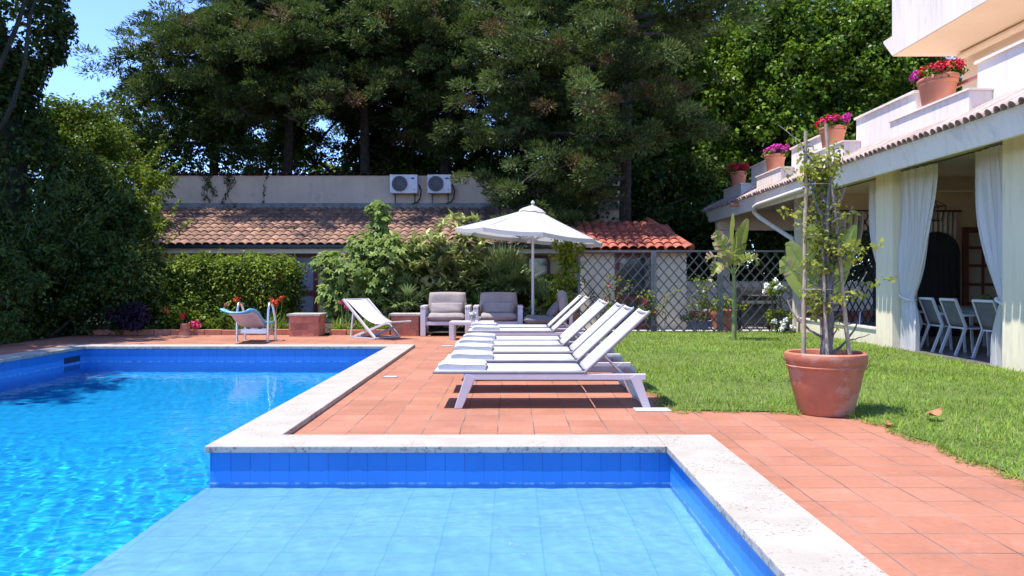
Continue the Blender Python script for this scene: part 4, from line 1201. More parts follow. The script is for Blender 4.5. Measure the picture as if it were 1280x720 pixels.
# lantern
t=thing('lantern','open wire lantern hanging over the dining table','lantern',(8.05,16.0,2.35)); mb=MB()
c0=[(-.09,-.09,0),(.09,-.09,0),(.09,.09,0),(-.09,.09,0)]; c1=[(-.15,-.15,.27),(.15,-.15,.27),(.15,.15,.27),(-.15,.15,.27)]; ap=(0,0,.40)
for i in range(4):
    j=(i+1)%4
    mb.beam(c0[i],c0[j],.014,.014); mb.beam(c1[i],c1[j],.014,.014); mb.beam(c0[i],c1[i],.014,.014); mb.beam(c1[i],ap,.014,.014)
mb.build('cage',MATS['dark_metal'],t); MB().tube([(0,0,.40),(0,0,.90)],.006,6).build('chain',MATS['dark_metal'],t)
MB().lathe([(.02,.08),(.035,.13),(.02,.19)],n=12).build('bulb',MATS['pane_cream'],t,smooth='auto')
MB().tube([(0,0,.40),(0,0,.19)],.012,6).build('socket',MATS['dark_metal'],t)
# lattice screen
t=thing('lattice_screen','dark folding lattice screen deep in the porch behind the tied curtain','screen',(8.6,20,0)); mb=MB()
for k in range(-8,9):
    for sg in (1,-1):
        x=8.55+k*.15
        # clip to a tall rectangle 8.1..9.2
        z0,z1=.05,2.8; s=.55
        xa,xb=x-sg*s*1.3,x+sg*s*1.3
        t0=0;t1=1
        lo,hi=(7.6,9.3)
        for e_ in ((lo-xa)/(xb-xa),(hi-xa)/(xb-xa)): pass
        ta,tb=sorted(((lo-xa)/(xb-xa),(hi-xa)/(xb-xa))); t0=max(0,ta); t1=min(1,tb)
        if t1-t0>.05: mb.beam((xa+(xb-xa)*t0,19.96+.012*sg,z0+(z1-z0)*t0),(xa+(xb-xa)*t1,19.96+.012*sg,z0+(z1-z0)*t1),.012,.028)
mb.build('lattice',MATS['dark_metal'],t)
for x in (7.6,8.62,9.3): MB().box(x-.025,x+.025,19.93,19.99,.02,2.84).build('post',MATS['dark_metal'],t)
MB().box(7.6,9.3,19.92,19.995,2.841,2.875).build('top_rail',MATS['dark_metal'],t); anchor(t)

# dining set
def dining_chair():
    t=thing('dining_chair','x','dining chair'); fm=MATS['chair_frame']   # faces +x, width along y
    for y in (-.235,.235):
        MB().beam((-.30,y,0),(-.13,y,.45),.028,.04).build('leg',fm,t)
        MB().beam((.24,y,0),(.20,y,.62),.028,.04).build('leg',fm,t)
        MB().beam((-.13,y,.45),(-.30,y,.90),.028,.04).build('back_post',fm,t)
        MB().beam((-.19,y,.64),(.25,y,.64),.045,.028).build('armrest',fm,t)
    MB().beam((-.30,-.235,.89),(-.30,.235,.89),.03,.04).build('top_rail',fm,t)
    MB().box(-.14,.24,-.222,.222,.42,.445).build('seat_frame',fm,t)
    rows=[[(-.135-.155*u+.02*math.sin(math.pi*v),(-.222+.444*v),.46+.42*u) for v in np.linspace(0,1,7)] for u in np.linspace(0,1,7)]
    smooth_grid(rows,'back_sling',MATS['grey_sling'],t,.008)
    rows=[[(-.13+.37*u,(-.215+.43*v),.452-.012*math.sin(math.pi*v)) for v in np.linspace(0,1,7)] for u in np.linspace(0,1,5)]
    smooth_grid(rows,'seat_sling',MATS['grey_sling'],t,.008)
    return t
dc=dining_chair()
for i,(x,y,rz) in enumerate(((7.30,14.95,.05),(7.33,14.25,-.03),(7.36,13.60,.0),(7.42,12.72,.12))):
    o_=dc if i==0 else copy_tree(dc)
    o_.location=(x,y,.018); o_.rotation_euler=(0,0,rz)
    tag(o_,('grey sling dining chair next to the curtain at the square column','grey sling dining chair second from the square column','grey sling dining chair third from the square column','grey sling dining chair half hidden behind the curtain of the wide end column')[i],'dining chair','grey sling dining chairs along the table')
for i,(x,y,rz) in enumerate(((9.35,14.7,math.pi),(9.35,13.6,math.pi))):
    o_=copy_tree(dc); o_.location=(x,y,.018); o_.rotation_euler=(0,0,rz)
    tag(o_,('grey sling dining chair across the table nearer the black arched door','grey sling dining chair across the table nearer the wide end column')[i],'dining chair','grey sling dining chairs along the table')
t=thing('dining_table','long grey topped dining table with white legs on the porch','dining table',(8.3,13.9,.018))
MB().box(-.5,.5,-1.6,1.6,.70,.735).build('table_top',MATS['table_top'],t,bevel=.006)
MB().box(-.44,.44,-1.54,1.54,.64,.699).build('apron',MATS['chair_frame'],t)
for x in (-.44,.34):
    for y in (-1.5,1.4): MB().box(x,x+.10,y,y+.10,0,.639).build('leg',MATS['chair_frame'],t)
def table_plant(x,y,label,seed):
    t=thing('table_plant',label,'plant',(x,y,.754))
    MB().lathe([(.06,0),(.085,.10),(.078,.10),(.06,.02)],n=18).build('pot',MATS['pale_slab'],t,smooth='auto')
    lv=Leaves(); clump_leaves(lv,RNG(seed),np.array([[0,0,.15],[.05,.03,.16],[-.05,0,.17]]),.06,40,.07,.03,tint=(.2,.7)); lv.build('foliage',MATS['leaf_loquat'],t)
table_plant(8.05,14.2,'small potted green plant on the dining table behind the third chair',31)
table_plant(8.1,13.0,'small potted green plant on the dining table behind the wide column curtain',32)

# tubular chair on the porch
t=thing('patio_chair','low steel tube patio chair behind the plinth','patio chair',(7.45,17.0,.018),R(200))
for y in (-.28,.28):
    pts=[(-.35,y,0),(-.33,y,.50),(-.28,y,.58),(.18,y,.58),(.24,y,.52),(.27,y,0)]
    MB().tube(pts,.016,8).build('side_frame',MATS['steel'],t,smooth='auto')
MB().box(-.30,.25,-.265,.265,.30,.33).build('seat',MATS['dark_metal'],t,bevel=.008)
MB().beam((-.30,0,.34),(-.45,0,.80),.53,.025,up=(1,0,.3)).build('back',MATS['dark_metal'],t)
# ------------------------------------------------------------------ big potted climber on the terrace corner
t=thing('potted_climber','large terracotta pot at the lawn corner with a staked bougainvillea','potted plant',(2.90,7.76,0))
MB().lathe([(.20,0),(.235,.006),(.245,.03),(.300,.245),(.302,.252),(.336,.43),(.352,.432),(.358,.447),(.346,.462),(.348,.468),(.362,.485),(.366,.535),(.362,.560),(.345,.572),(.325,.565),(.312,.53),(.300,.46)],n=64).build('pot',MATS['terracotta'],t,smooth='auto',angle=35)
MB().lathe([(.0,.49),(.15,.505),(.305,.49)],n=32).build('earth',MATS['soil'],t)
for (x,y,tx,ty,h,r) in ((-.20,.02,-.165,.05,2.62,.021),(-.05,-.16,-.03,.05,2.35,.015),(.02,.14,-.06,.06,2.40,.015),(.20,-.06,.00,.00,2.68,.020)):
    rng=RNG(int(h*100)); pts=[(x+(tx-x)*u+rng.normal()*.004,y+(ty-y)*u+rng.normal()*.004,.48+(h-.48)*u) for u in np.linspace(0,1,9)]
    MB().tube(pts,[r*(1.05-.25*u) for u in np.linspace(0,1,9)],9).build('stake',MATS['bamboo'],t,smooth='auto')
st=MB(); rng=RNG(77); tips=[]
def stem(p,d,L,r,depth,wig=.12,up=.25):
    p=Vector(p); d=Vector(d).normalized(); pts=[p.copy()]; n=max(5,int(L/.07))
    for i in range(n):
        d=(d+Vector(rng.normal(size=3))*wig+Vector((0,0,up*.15))-Vector((p.x,p.y,0))*(.9 if depth>1 else .45)).normalized(); p=p+d*(L/n); pts.append(p.copy())
        if i>1 and depth>0 and rng.random()<.20:
            a=Vector(rng.normal(size=3)); a.z=abs(a.z)*.5-.1; stem(p,(d*.4+a.normalized()*.9),rng.uniform(.12,.32),r*.5,depth-1,.2,.1)
    st.tube(pts,[r*(1-.55*i/n) for i in range(n+1)],7)
    tips.extend([tuple(q) for q in pts[2:]] if depth<2 else [tuple(q) for q in pts[n//2:]])
for k in range(8):
    a=rng.uniform(0,6.28); stem((.03*math.cos(a),.03*math.sin(a),.47),(.05*math.cos(a),.05*math.sin(a),1),rng.uniform(1.4,2.0),.024,2,.07,.9)
stem((.03,0,.55),(.9,.1,.45),.5,.014,1); stem((-.02,0,.7),(-.9,.1,.5),.5,.013,1); stem((.03,0,.95),(.8,-.2,.7),.5,.012,1)
st.build('stem',MATS['bark_grey'],t,smooth='auto')
tp=np.array(tips); lv=Leaves(); rng=RNG(6)
zz=tp[:,2]; w=.25+.9*np.exp(-((zz-1.55)/.30)**2)+.8*np.exp(-((zz-2.3)/.25)**2)+.45*np.exp(-((zz-1.05)/.25)**2)
w*=1/(1+np.exp((np.hypot(tp[:,0]+.02,tp[:,1])-.28)/.05)); sel=tp[rng.random(len(tp))<np.clip(w*.5,0,1)*(zz>.75)]
clump_leaves(lv,rng,sel,.075,6,.058,.036,tint=(.2,.85),jit=.8)
sel2=tp[((zz>2.1)|((zz>1.4)&(zz<1.65)))&(np.hypot(tp[:,0],tp[:,1])<.32)]; clump_leaves(lv,rng,sel2[rng.random(len(sel2))<.7],.11,9,.058,.036,tint=(.3,.85),jit=.8)
for k in range(26):   # long arching side shoots
    q=tp[rng.integers(len(tp))]
    if q[2]<.9: continue
    a=rng.uniform(0,6.28); d=np.array([math.cos(a),math.sin(a),.25]); c=q+d*np.linspace(.03,.28,7)[:,None]
    clump_leaves(lv,rng,c,.03,3,.052,.034,tint=(.4,.88),jit=.8)
lv.build('foliage',MATS['leaf_young'],t)
for z in (1.15,1.65,2.12):
    MB().tube([(.13*math.cos(a)*(1.6-z*.35)-.07,.12*math.sin(a)*(1.6-z*.35)+.03,z) for a in np.linspace(0,6.28,20)],.004,5,caps=False).build('wire_tie',MATS['steel'],t)

# ------------------------------------------------------------------ banana-like plants
def banana(name,label,loc,leaves,stem_h,seed,ragged=0.0,stem_r=.04,rz=0):
    t=thing(name,label,'banana plant',loc,rz); rng=RNG(seed)
    MB().tube([(0,0,0),(.01,0,stem_h*.5),(.0,.01,stem_h)],[stem_r*1.1,stem_r,stem_r*.7],10).build('stem',MATS['stem_green'],t,smooth='auto')
    for (az,el,L,W,drp,tw,tint,rg) in leaves:
        lv=Leaves(); d=(math.cos(az)*math.cos(el),math.sin(az)*math.cos(el),math.sin(el))
        pl=.22; b=np.array([0,0,stem_h-.12]); p1=b+np.array(d)*pl
        n=int(L/.05); p=p1.copy(); dd=nrm(np.array(d)); pts=[p]; V=[];F=[];T=[]
        for i in range(n):
            dd=nrm(dd+np.array([0,0,-drp/n*(.4+1.2*i/n)])); p=p+dd*L/n; pts.append(p)
        pts=np.array(pts)
        for sg in (-1,1):
            ang0=.30+rng.normal()*.06; brk=0
            for i in range(n):
                u0,u1=i/n,(i+1)/n; dv=nrm(pts[i+1]-pts[i]); S=nrm(np.cross(dv,[0,0,1.0])+1e-6); U=np.cross(S,dv); S,U=S*math.cos(tw)+U*math.sin(tw),U*math.cos(tw)-S*math.sin(tw)
                if rng.random()<(.14+rg*.8): ang0=.30+rng.normal()*(.12+.6*rg); brk=1
                else: brk=0
                w=[W/2*(math.sin(math.pi*min(1,.08+.90*q))**.62) for q in (u0,u1)]
                dr=1.0
                if rg and rng.random()<rg*.5: dr=rng.uniform(.35,.95)
                e=S*sg*math.cos(ang0)+U*math.sin(ang0); k=.30
                m0,m1=pts[i],pts[i+1]; g_=(.12 if brk else 0)*(pts[i+1]-pts[i])
                a0=m0+e*w[0]*.55*dr+dv*w[0]*k*.5+g_; a1=m1+e*w[1]*.55*dr+dv*w[1]*k*.5
                e2=S*sg*math.cos(ang0-.35)+U*math.sin(ang0-.35)
                b0=a0+e2*w[0]*.45*dr+dv*w[0]*k*.5+g_*1.5; b1=a1+e2*w[1]*.45*dr+dv*w[1]*k*.5
                o0=len(V); V+=[m0,m1,a1,a0,b1,b0]; F+=[(o0,o0+1,o0+2,o0+3),(o0+3,o0+2,o0+4,o0+5)]
                tt=np.clip(tint+rng.normal()*.07,0,.9); br_=rg and rng.random()<rg; T+=[.97 if (br_ and rng.random()<.5) else tt,.97 if br_ else tt]
        o_=np_mesh('leaf',np.array(V),np.array(F),np.array(T),MATS['leaf_banana'],t)
        MB().tube([tuple(b)]+[tuple(p) for p in pts[::3]],[.016]+list(np.linspace(.012,.003,len(pts[::3]))),6).build('midrib',MATS['stem_green'],o_,smooth='auto')
banana('banana_plant','slim banana plant with ragged browning leaves alone on the lawn before the trellis',(4.47,16.9,.01),
       [(1.4,1.45,1.05,.40,.25,1.35,.5,0),(.1,1.36,.95,.40,.45,1.1,.6,.12),(3.3,1.25,.75,.40,.9,1.0,.5,.6),(2.8,1.05,.55,.36,2.6,.6,.6,.75),(4.4,1.1,.6,.34,2.4,.4,.62,.6),(5.6,1.0,.55,.34,2.9,.4,.75,.55),(3.6,.7,.5,.30,3.2,.3,.86,.5),(2.2,1.2,.8,.36,1.2,.9,.4,.5)],1.42,41,stem_r=.045)
banana('banana_plant','young banana plant with broad pale leaves behind the big terracotta pot',(4.32,11.6,.01),
       [(3.0,1.46,1.15,.40,.12,1.5,.60,0),(3.1,1.20,1.0,.36,.35,1.45,.70,0),(.3,1.40,1.05,.44,.3,1.5,.5,0),(3.2,1.05,.85,.42,.5,1.4,.86,.1),(.1,1.28,1.2,.30,.3,1.5,.88,0),(4.7,1.35,.9,.36,.4,1.2,.5,0)],.75,42,stem_r=.06)

# ------------------------------------------------------------------ geranium tubs on the parapet ledges
def tub(loc,sx,sy,h,label,cols,seed,n=70):
    t=thing('flower_tub',label,'flower tub',loc,group='clay flower tubs on the parapet ledges'); rng=RNG(seed)
    MB().lathe([(.36,0),(.37,.01),(.44,h*.70),(.47,h*.74),(.48,h*.80),(.47,h*.84),(.50,h*.88),(.505,h*.97),(.49,h),(.45,h*.98),(.43,h*.85)],n=40,sx=sx,sy=sy).build('tub',MATS['terracotta_light'],t,smooth='auto',angle=40)
    MB().lathe([(0,h*.87),(.44,h*.87)],n=24,sx=sx,sy=sy).build('earth',MATS['soil'],t)
    mb=MB()
    for a in np.linspace(math.pi*.86,math.pi*1.14,3):
        mb.lathe([(.07,0),(.055,.02),(0,.03)],(0,0,0),12)
    lv=Leaves(); c=np.stack([rng.uniform(-.42,.42,n)*sx,rng.uniform(-.44,.44,n)*sy,h+rng.uniform(-.02,.10,n)],1)
    clump_leaves(lv,rng,c,.06,12,.06,.055,tint=(.3,.85)); lv.build('foliage',MATS['leaf_mid'],t)
    for (m_,frac,y0,y1) in cols:
        k=int(n*frac); c=np.stack([rng.uniform(-.44,.44,k)*sx,rng.uniform(y0,y1,k)*sy,h+rng.uniform(.06,.20,k)],1)
        lv=Leaves(); clump_leaves(lv,rng,c,.055,46,.036,.034,up=.3,tint=(.2,.8),shell=.3); lv.build('blossom',MATS[m_],t)
tub((6.57,12.95,3.916),.50,.88,.42,'widest clay tub, of red and magenta flowers, under the upper balcony',[('red_petal',.75,-.5,.28),('magenta_petal',.35,.25,.62)],51,90)
tub((6.57,17.2,3.916),.50,.74,.42,'clay tub of dark red flowers partly hidden behind the staked bougainvillea',[('red_petal',.55,-.45,.45),('magenta_petal',.2,-.55,-.1)],52,80)
tub((6.57,20.95,3.916),.50,.70,.42,'clay tub of purely magenta flowers on its parapet ledge',[('magenta_petal',.85,-.5,.5)],53,80)
tub((6.57,24.35,3.916),.48,.62,.42,'clay tub of bright red geraniums at the far corner of the parapet',[('red_petal',1.0,-.55,.55)],54,80)

# ------------------------------------------------------------------ hedge
def box_leaves(lv,rng,x0,x1,y0,y1,z0,z1,n,r,nl,L,W,**kw):
    top=int(n*.34); c=[]
    c.append(np.stack([rng.uniform(x0,x1,top),rng.uniform(y0,y1,top),z1+rng.normal(size=top)*.09-.04],1))
    fr=int(n*.5); c.append(np.stack([rng.uniform(x0,x1,fr),y0+rng.normal(size=fr)*.09+.04,rng.uniform(z0,z1,fr)],1))
    sd=n-top-fr; c.append(np.stack([np.where(rng.random(sd)<.5,x0,x1)+rng.normal(size=sd)*.08,rng.uniform(y0,y1,sd),rng.uniform(z0,z1,sd)],1))
    c=np.concatenate(c); clump_leaves(lv,rng,c,r,nl,L,W,**kw)
t=thing('hedge','dense clipped green hedge before the yellow house wall','hedge',(-6.5,19.9,0)); lv=Leaves(); rng=RNG(61)
box_leaves(lv,rng,-7.95,-5.28,19.3,20.8,.35,1.56,860,.16,22,.085,.05,tint=(.0,.9),up=.9)
for k in range(34):
    x=rng.uniform(-8,-5.25); c=np.array([x,rng.uniform(19.4,20.4),1.56])+np.linspace(0,rng.uniform(.1,.32),6)[:,None]*np.array([rng.normal()*.25,0,1])
    clump_leaves(lv,rng,c,.05,9,.08,.045,tint=(.5,.88))
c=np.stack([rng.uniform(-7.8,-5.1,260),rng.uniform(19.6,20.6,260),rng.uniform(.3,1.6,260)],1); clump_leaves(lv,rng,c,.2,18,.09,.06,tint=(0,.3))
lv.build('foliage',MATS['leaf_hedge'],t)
mb=MB()
for x in np.linspace(-7.6,-5.2,7): mb.tube([(x,20.1,0),(x+.1,20.0,.5),(x-.05,20.1,1.3)],[.04,.03,.015],6)
mb.build('stem',MATS['bark'],t); anchor(t)

# ------------------------------------------------------------------ fig, loquat, palms and the flower bed
def limb_tree(t,rng,base,H,n,spread,r0,mat_,tipsmin=.5,lean=(0,0)):
    mb=MB(); tips=[]
    for k in range(n):
        a=rng.uniform(0,6.28); p=Vector(base)+Vector((rng.normal()*.08,rng.normal()*.08,0)); d=Vector((math.cos(a)*spread+lean[0],math.sin(a)*spread*.6+lean[1],1)).normalized(); L=H*rng.uniform(.75,1.05)
        pts=[p.copy()]; m_=9
        for i in range(m_):
            d=(d+Vector(rng.normal(size=3))*.13+Vector((0,0,.04))).normalized(); p=p+d*L/m_; pts.append(p.copy())
            if i>2:
                b=(d+Vector(rng.normal(size=3))*.8).normalized(); q=p+b*rng.uniform(.2,.5); mb.tube([p,q],[r0*.3,r0*.12],5); tips.append(tuple(q))
            if i/m_>tipsmin: tips.append(tuple(p))
        mb.tube(pts,[r0*(1-.8*i/m_) for i in range(m_+1)],7)
    mb.build('trunk',MATS[mat_],t,smooth='auto'); return np.array(tips)
def lobed(lv,rng,c,n,L,tint,r):
    # fig leaf: three to five lobes fanned from one point
    d=sph(rng,n,.5); ci=rng.integers(len(c),size=n); P=c[ci]+d*r*rng.random((n,1))**.4
    N=nrm(d*.5+np.array([0,-.45,.8])+rng.normal(size=(n,3))*.35); A=rng.normal(size=(n,3))+d-np.array([0,0,.35]); A=nrm(A-N*np.sum(A*N,1,keepdims=True)); S=np.cross(N,A)
    T=np.clip(rng.uniform(*tint,n),0,1); s=rng.uniform(.7,1.2,n)
    for an,l in ((0,1),(.72,.85),(-.72,.85),(1.45,.6),(-1.45,.6)):
        lv.add(P,A*math.cos(an)+S*math.sin(an),N,L*l*s,L*.42*s,T)
t=thing('fig_tree','spreading fig tree with big lobed leaves beside the maroon door','tree',(-3.35,20.2,.03)); rng=RNG(71)
tips=limb_tree(t,rng,(0,0,0),2.1,9,.75,.05,'bark_grey')
lv=Leaves(); lobed(lv,rng,tips,1500,.17,(.2,.9),.34)
extra=np.array([(-.85,-.3,1.0),(-.95,-.3,.75),(-.75,-.4,.55),(-.85,-.3,1.45),(-.6,-.5,.9),(.0,-.6,1.1),(.2,-.5,.6),(.1,.2,2.15),(.15,.1,2.5),(.12,.1,2.8),(-.3,-.2,1.9),(.9,-.3,1.5),(.7,-.4,1.1),(1.25,-.1,1.75),(.5,-.2,2.0),(-.3,-.5,.5),(-.95,-.2,1.6)])
lobed(lv,rng,extra,1100,.17,(.3,.95),.30); lobed(lv,rng,extra*np.array([.9,1,.7])+np.array([0,.5,0]),500,.18,(0,.4),.45)
lv.build('crown',MATS['leaf_fig'],t)

def rosettes(lv,rng,c,n,L,W,tint,elev=(-.2,1.2)):
    m=len(c); N_=m*n; az=rng.uniform(0,6.28,N_); el=rng.uniform(*elev,N_)
    A=np.stack([np.cos(az)*np.cos(el),np.sin(az)*np.cos(el),np.sin(el)],1); P=np.repeat(c,n,0)+A*.02
    N=np.array([0,0,1.0])-A*A[:,2:3]+rng.normal(size=(N_,3))*.15
    s=rng.uniform(.7,1.15,N_); lv.add(P,A,N,L*s,W*s,np.clip(np.repeat(rng.uniform(*tint,m),n)+.35*(el-.3)+rng.normal(size=N_)*.08,0,.9))
t=thing('loquat_tree','loquat tree with long leaves in rosettes behind the armchairs','tree',(-1.75,20.4,.03)); rng=RNG(72)
tips=limb_tree(t,rng,(0,0,0),2.3,7,.62,.055,'bark')
lv=Leaves()
c=np.concatenate([tips,np.stack([rng.uniform(-1.2,1.15,110),rng.uniform(-1.0,.2,110),rng.uniform(.7,2.2,110)],1)])
c=c[(np.abs(c[:,0])<1.4)&(c[:,2]>.55)]
rosettes(lv,rng,c,16,.29,.095,(.2,.7)); rosettes(lv,rng,np.array([(-.05,-.3,2.3),(.1,-.2,2.5),(.45,-.3,2.4),(.3,0,2.65),(-.3,-.2,2.2),(.75,-.4,2.15),(.6,-.2,2.55),(1.0,-.3,2.0),(-.8,-.5,1.4),(-1.0,-.6,1.1),(1.2,-.6,1.5),(.2,-.8,1.5),(.6,-.8,1.2),(-.3,-.8,1.8),(.15,-.7,2.0)]),18,.32,.10,(.6,.85))
lv.build('crown',MATS['leaf_loquat'],t,droop=.25)

def fan_palm(label,loc,n,Lp,Lf,seed,H=.3,tint=.5):
    t=thing('fan_palm',label,'palm',loc); rng=RNG(seed)
    MB().tube([(0,0,-.02),(0,0,H)],[.10,.08],10).build('trunk',MATS['bark'],t,smooth='auto')
    Vs=[];Fs=[];Ts=[];off=0; mb=MB()
    for k in range(n):
        az=rng.uniform(0,6.28); el=rng.uniform(.05,1.45); d=np.array([math.cos(az)*math.cos(el),math.sin(az)*math.cos(el),math.sin(el)])
        b=np.array([0,0,H]); h=b+d*Lp*rng.uniform(.7,1.1); mb.tube([tuple(b),tuple((b+h)/2+np.array([0,0,.03])),tuple(h)],[.012,.009,.007],5)
        side=nrm(np.cross(d,[0,0,1])+1e-6); up=np.cross(side,d); m=24; an=np.linspace(-1.9,1.9,m)
        A=d*np.cos(an)[:,None]+side*np.sin(an)[:,None]+up*.18
        V,F,T=strips(rng,np.repeat(h[None],m,0),A,Lf*(1-.18*np.abs(an)/1.9)*rng.uniform(.9,1.05,m),.045,rng.uniform(.3,1.0,m),4,np.clip(tint+rng.normal()*.15+rng.normal(size=m)*.06,0,1),prof=lambda t_: .5 if t_==0 else (1 if t_<.6 else max(.04,(1-t_)*2.2)))
        Vs.append(V);Fs.append(F+off);Ts.append(T);off+=len(V)
    np_mesh('fronds',np.concatenate(Vs),np.concatenate(Fs),np.concatenate(Ts),MATS['leaf_palm'],t)
    mb.build('stalk',MATS['stem_green'],t)
fan_palm('large fan palm whose fronds rise beneath the parasol',(-.15,20.2,.03),46,.60,.74,81,.85,.6)
fan_palm('broad low fan palm behind the parasol pole',(.75,19.9,.03),26,.45,.55,82,.30,.6)
fan_palm('small upright fan palm beside the fig tree',(-2.45,19.3,.03),14,.40,.42,83,.45,.65)
fan_palm('dark fan palm low behind the gap between the armchairs',(-.75,19.7,.03),22,.45,.5,84,.2,.15)

def bush(name,label,cat,loc,ells,nl,r1,nc,r2,n,L,W,matn,seed,tint=(.15,.8),stem=True,group=None,shoots=0,**kw):
    t=thing(name,label,cat,loc,group=group); lv=Leaves(); rng=RNG(seed)
    crown(lv,rng,ells,nl,r1,nc,r2,n,L,W,tint=tint,**kw)
    if shoots:
        for k in range(shoots):
            e=ells[k%len(ells)]; a=rng.uniform(0,6.28); d=nrm(np.array([math.cos(a)*.8,math.sin(a)*.8-.2,rng.uniform(.2,1.1)])); b=np.array(e[0])+np.array(e[1])*d*.95
            c=b+np.linspace(0,rng.uniform(.3,.8),8)[:,None]*(d+np.array([0,0,.3])); clump_leaves(lv,rng,c,.06,7,L,W,tint=(max(.3,tint[0]),.88))
    lv.build('foliage',MATS[matn],t)
    if stem:
        mb=MB()
        for k in range(5):
            e=ells[k%len(ells)]; c=e[0]; a=rng.uniform(0,6.28)
            mb.tube([(.06*math.cos(a),.06*math.sin(a),-.03),(c[0]*.5+.1*math.cos(a),c[1]*.5,c[2]*.5),(c[0]+e[1][0]*.5*math.cos(a),c[1]+e[1][1]*.5*math.sin(a),c[2]+e[1][2]*.4)],[.05,.035,.012],6)
        mb.build('stem',MATS['bark'],t,smooth='auto')
    return t
bush('shrub','dark green shrub filling the bed behind the armchairs','shrub',(-1.0,21.2,.03),[((0,0,.8),(1.9,.7,.8)),((1.6,.2,.6),(1.2,.6,.7))],26,.35,7,.16,26,.11,.06,'leaf_dark',91)
bush('shrub','dark green shrub under the fig tree leaves','shrub',(-3.0,21.4,.03),[((0,0,.8),(1.2,.6,.8))],20,.35,7,.16,26,.11,.06,'leaf_dark',92)
bush('shrub','dark low shrub behind the red flowers and the upturned clay pot','shrub',(-7.7,19.4,.03),[((0,0,.35),(.9,.4,.42)),((1.0,-.1,.3),(.5,.3,.35))],16,.2,7,.11,24,.10,.07,'leaf_mid',93,stem=False)
def lilies(label,x0,x1,y,n,seed,L=.42):
    t=thing('lily_clump',label,'lily',((x0+x1)/2,y,.03)); rng=RNG(seed); c=np.stack([rng.uniform(x0,x1,n)-(x0+x1)/2,rng.uniform(-.15,.2,n),np.zeros(n)],1)
    k=14; P=np.repeat(c,k,0); az=rng.uniform(0,6.28,n*k); el=rng.uniform(.7,1.45,n*k); A=np.stack([np.cos(az)*np.cos(el),np.sin(az)*np.cos(el),np.sin(el)],1)
    V,F,T=strips(rng,P,A,L*rng.uniform(.6,1.1,n*k),.030,rng.uniform(.6,1.8,n*k),5,np.clip(rng.normal(.5,.2,n*k),0,1))
    np_mesh('leaves',V,F,T,MATS['leaf_lily'],t); return t,c,rng
def heads(t,pts,mname,r=.055,n=60,stalk=True):
    rng=RNG(len(pts)*7+3)
    for p in pts:
        lv=Leaves(); q=np.array([p])+rng.normal(size=(4,3))*r*.5; clump_leaves(lv,rng,q,r*.8,n//4,r*.8,r*.45,tint=(.2,.8)); o_=lv.build('blossom',MATS[mname],t)
        if stalk: MB().tube([(p[0]*.9,p[1],0),(p[0],p[1],p[2])],[.010,.007],6).build('stalk',MATS['stem_green'],t)
t,_,_=lilies('lily clump with orange flowers beside the diving board',-6.75,-5.15,18.95,30,101,.5)
heads(t,[(-.30,.1,.72),(.62,.1,.70),(.72,.15,.74),(.52,.12,.68)],'orange_petal',.06)
heads(t,[(-.52,.12,.62)],'dry_leaf',.05)
t,_,_=lilies('lily clump with red flowers between the brick pedestals',-4.1,-2.75,18.95,24,102,.46)
heads(t,[(-.45,.1,.66),(-.30,.15,.60),(.0,.1,.52),(.05,.2,.44)],'pink_petal',.05)
t=thing('geranium','low leafy geranium with dark red flowers by the upturned clay pot','geranium',(-7.35,18.95,.03)); lv=Leaves(); rng=RNG(104)
clump_leaves(lv,rng,np.stack([rng.uniform(-.9,.7,50),rng.uniform(-.2,.3,50),rng.uniform(.05,.55,50)],1),.12,16,.09,.08,tint=(.2,.8)); lv.build('foliage',MATS['leaf_mid'],t)
heads(t,[(.28,-.28,.20),(.36,-.30,.17),(.32,-.25,.24)],'pink_petal',.07,stalk=False); heads(t,[(-.35,-.2,.50),(-.02,-.2,.38)],'red_petal',.055,stalk=False)
t=thing('purple_plant','purple leaved plant spilling over the oblong clay planter','plant',(-8.33,18.28,.20)); lv=Leaves(); rng=RNG(105)
clump_leaves(lv,rng,np.stack([rng.uniform(-.42,.42,60),rng.uniform(-.2,.2,60),rng.uniform(.05,.42,60)],1),.12,20,.13,.035,tint=(.1,.9)); lv.build('foliage',MATS['leaf_purple'],t)
t=thing('agave','dark spiky sword leaved plant between the shaded shrubs and the hedge','agave',(-8.45,19.5,.03)); rng=RNG(106); n=46
az=rng.uniform(0,6.28,n); el=rng.uniform(.2,1.3,n); A=np.stack([np.cos(az)*np.cos(el),np.sin(az)*np.cos(el),np.sin(el)],1)
V,F,T=strips(rng,np.zeros((n,3))+np.array([0,0,.25]),A,rng.uniform(.7,1.15,n),.07,rng.uniform(.2,.8,n),5,rng.uniform(.0,.5,n)); np_mesh('leaves',V,F,T,MATS['leaf_palm'],t)
MB().tube([(0,0,-.02),(0,0,.35)],[.1,.08],8).build('stem',MATS['bark_dark'],t)

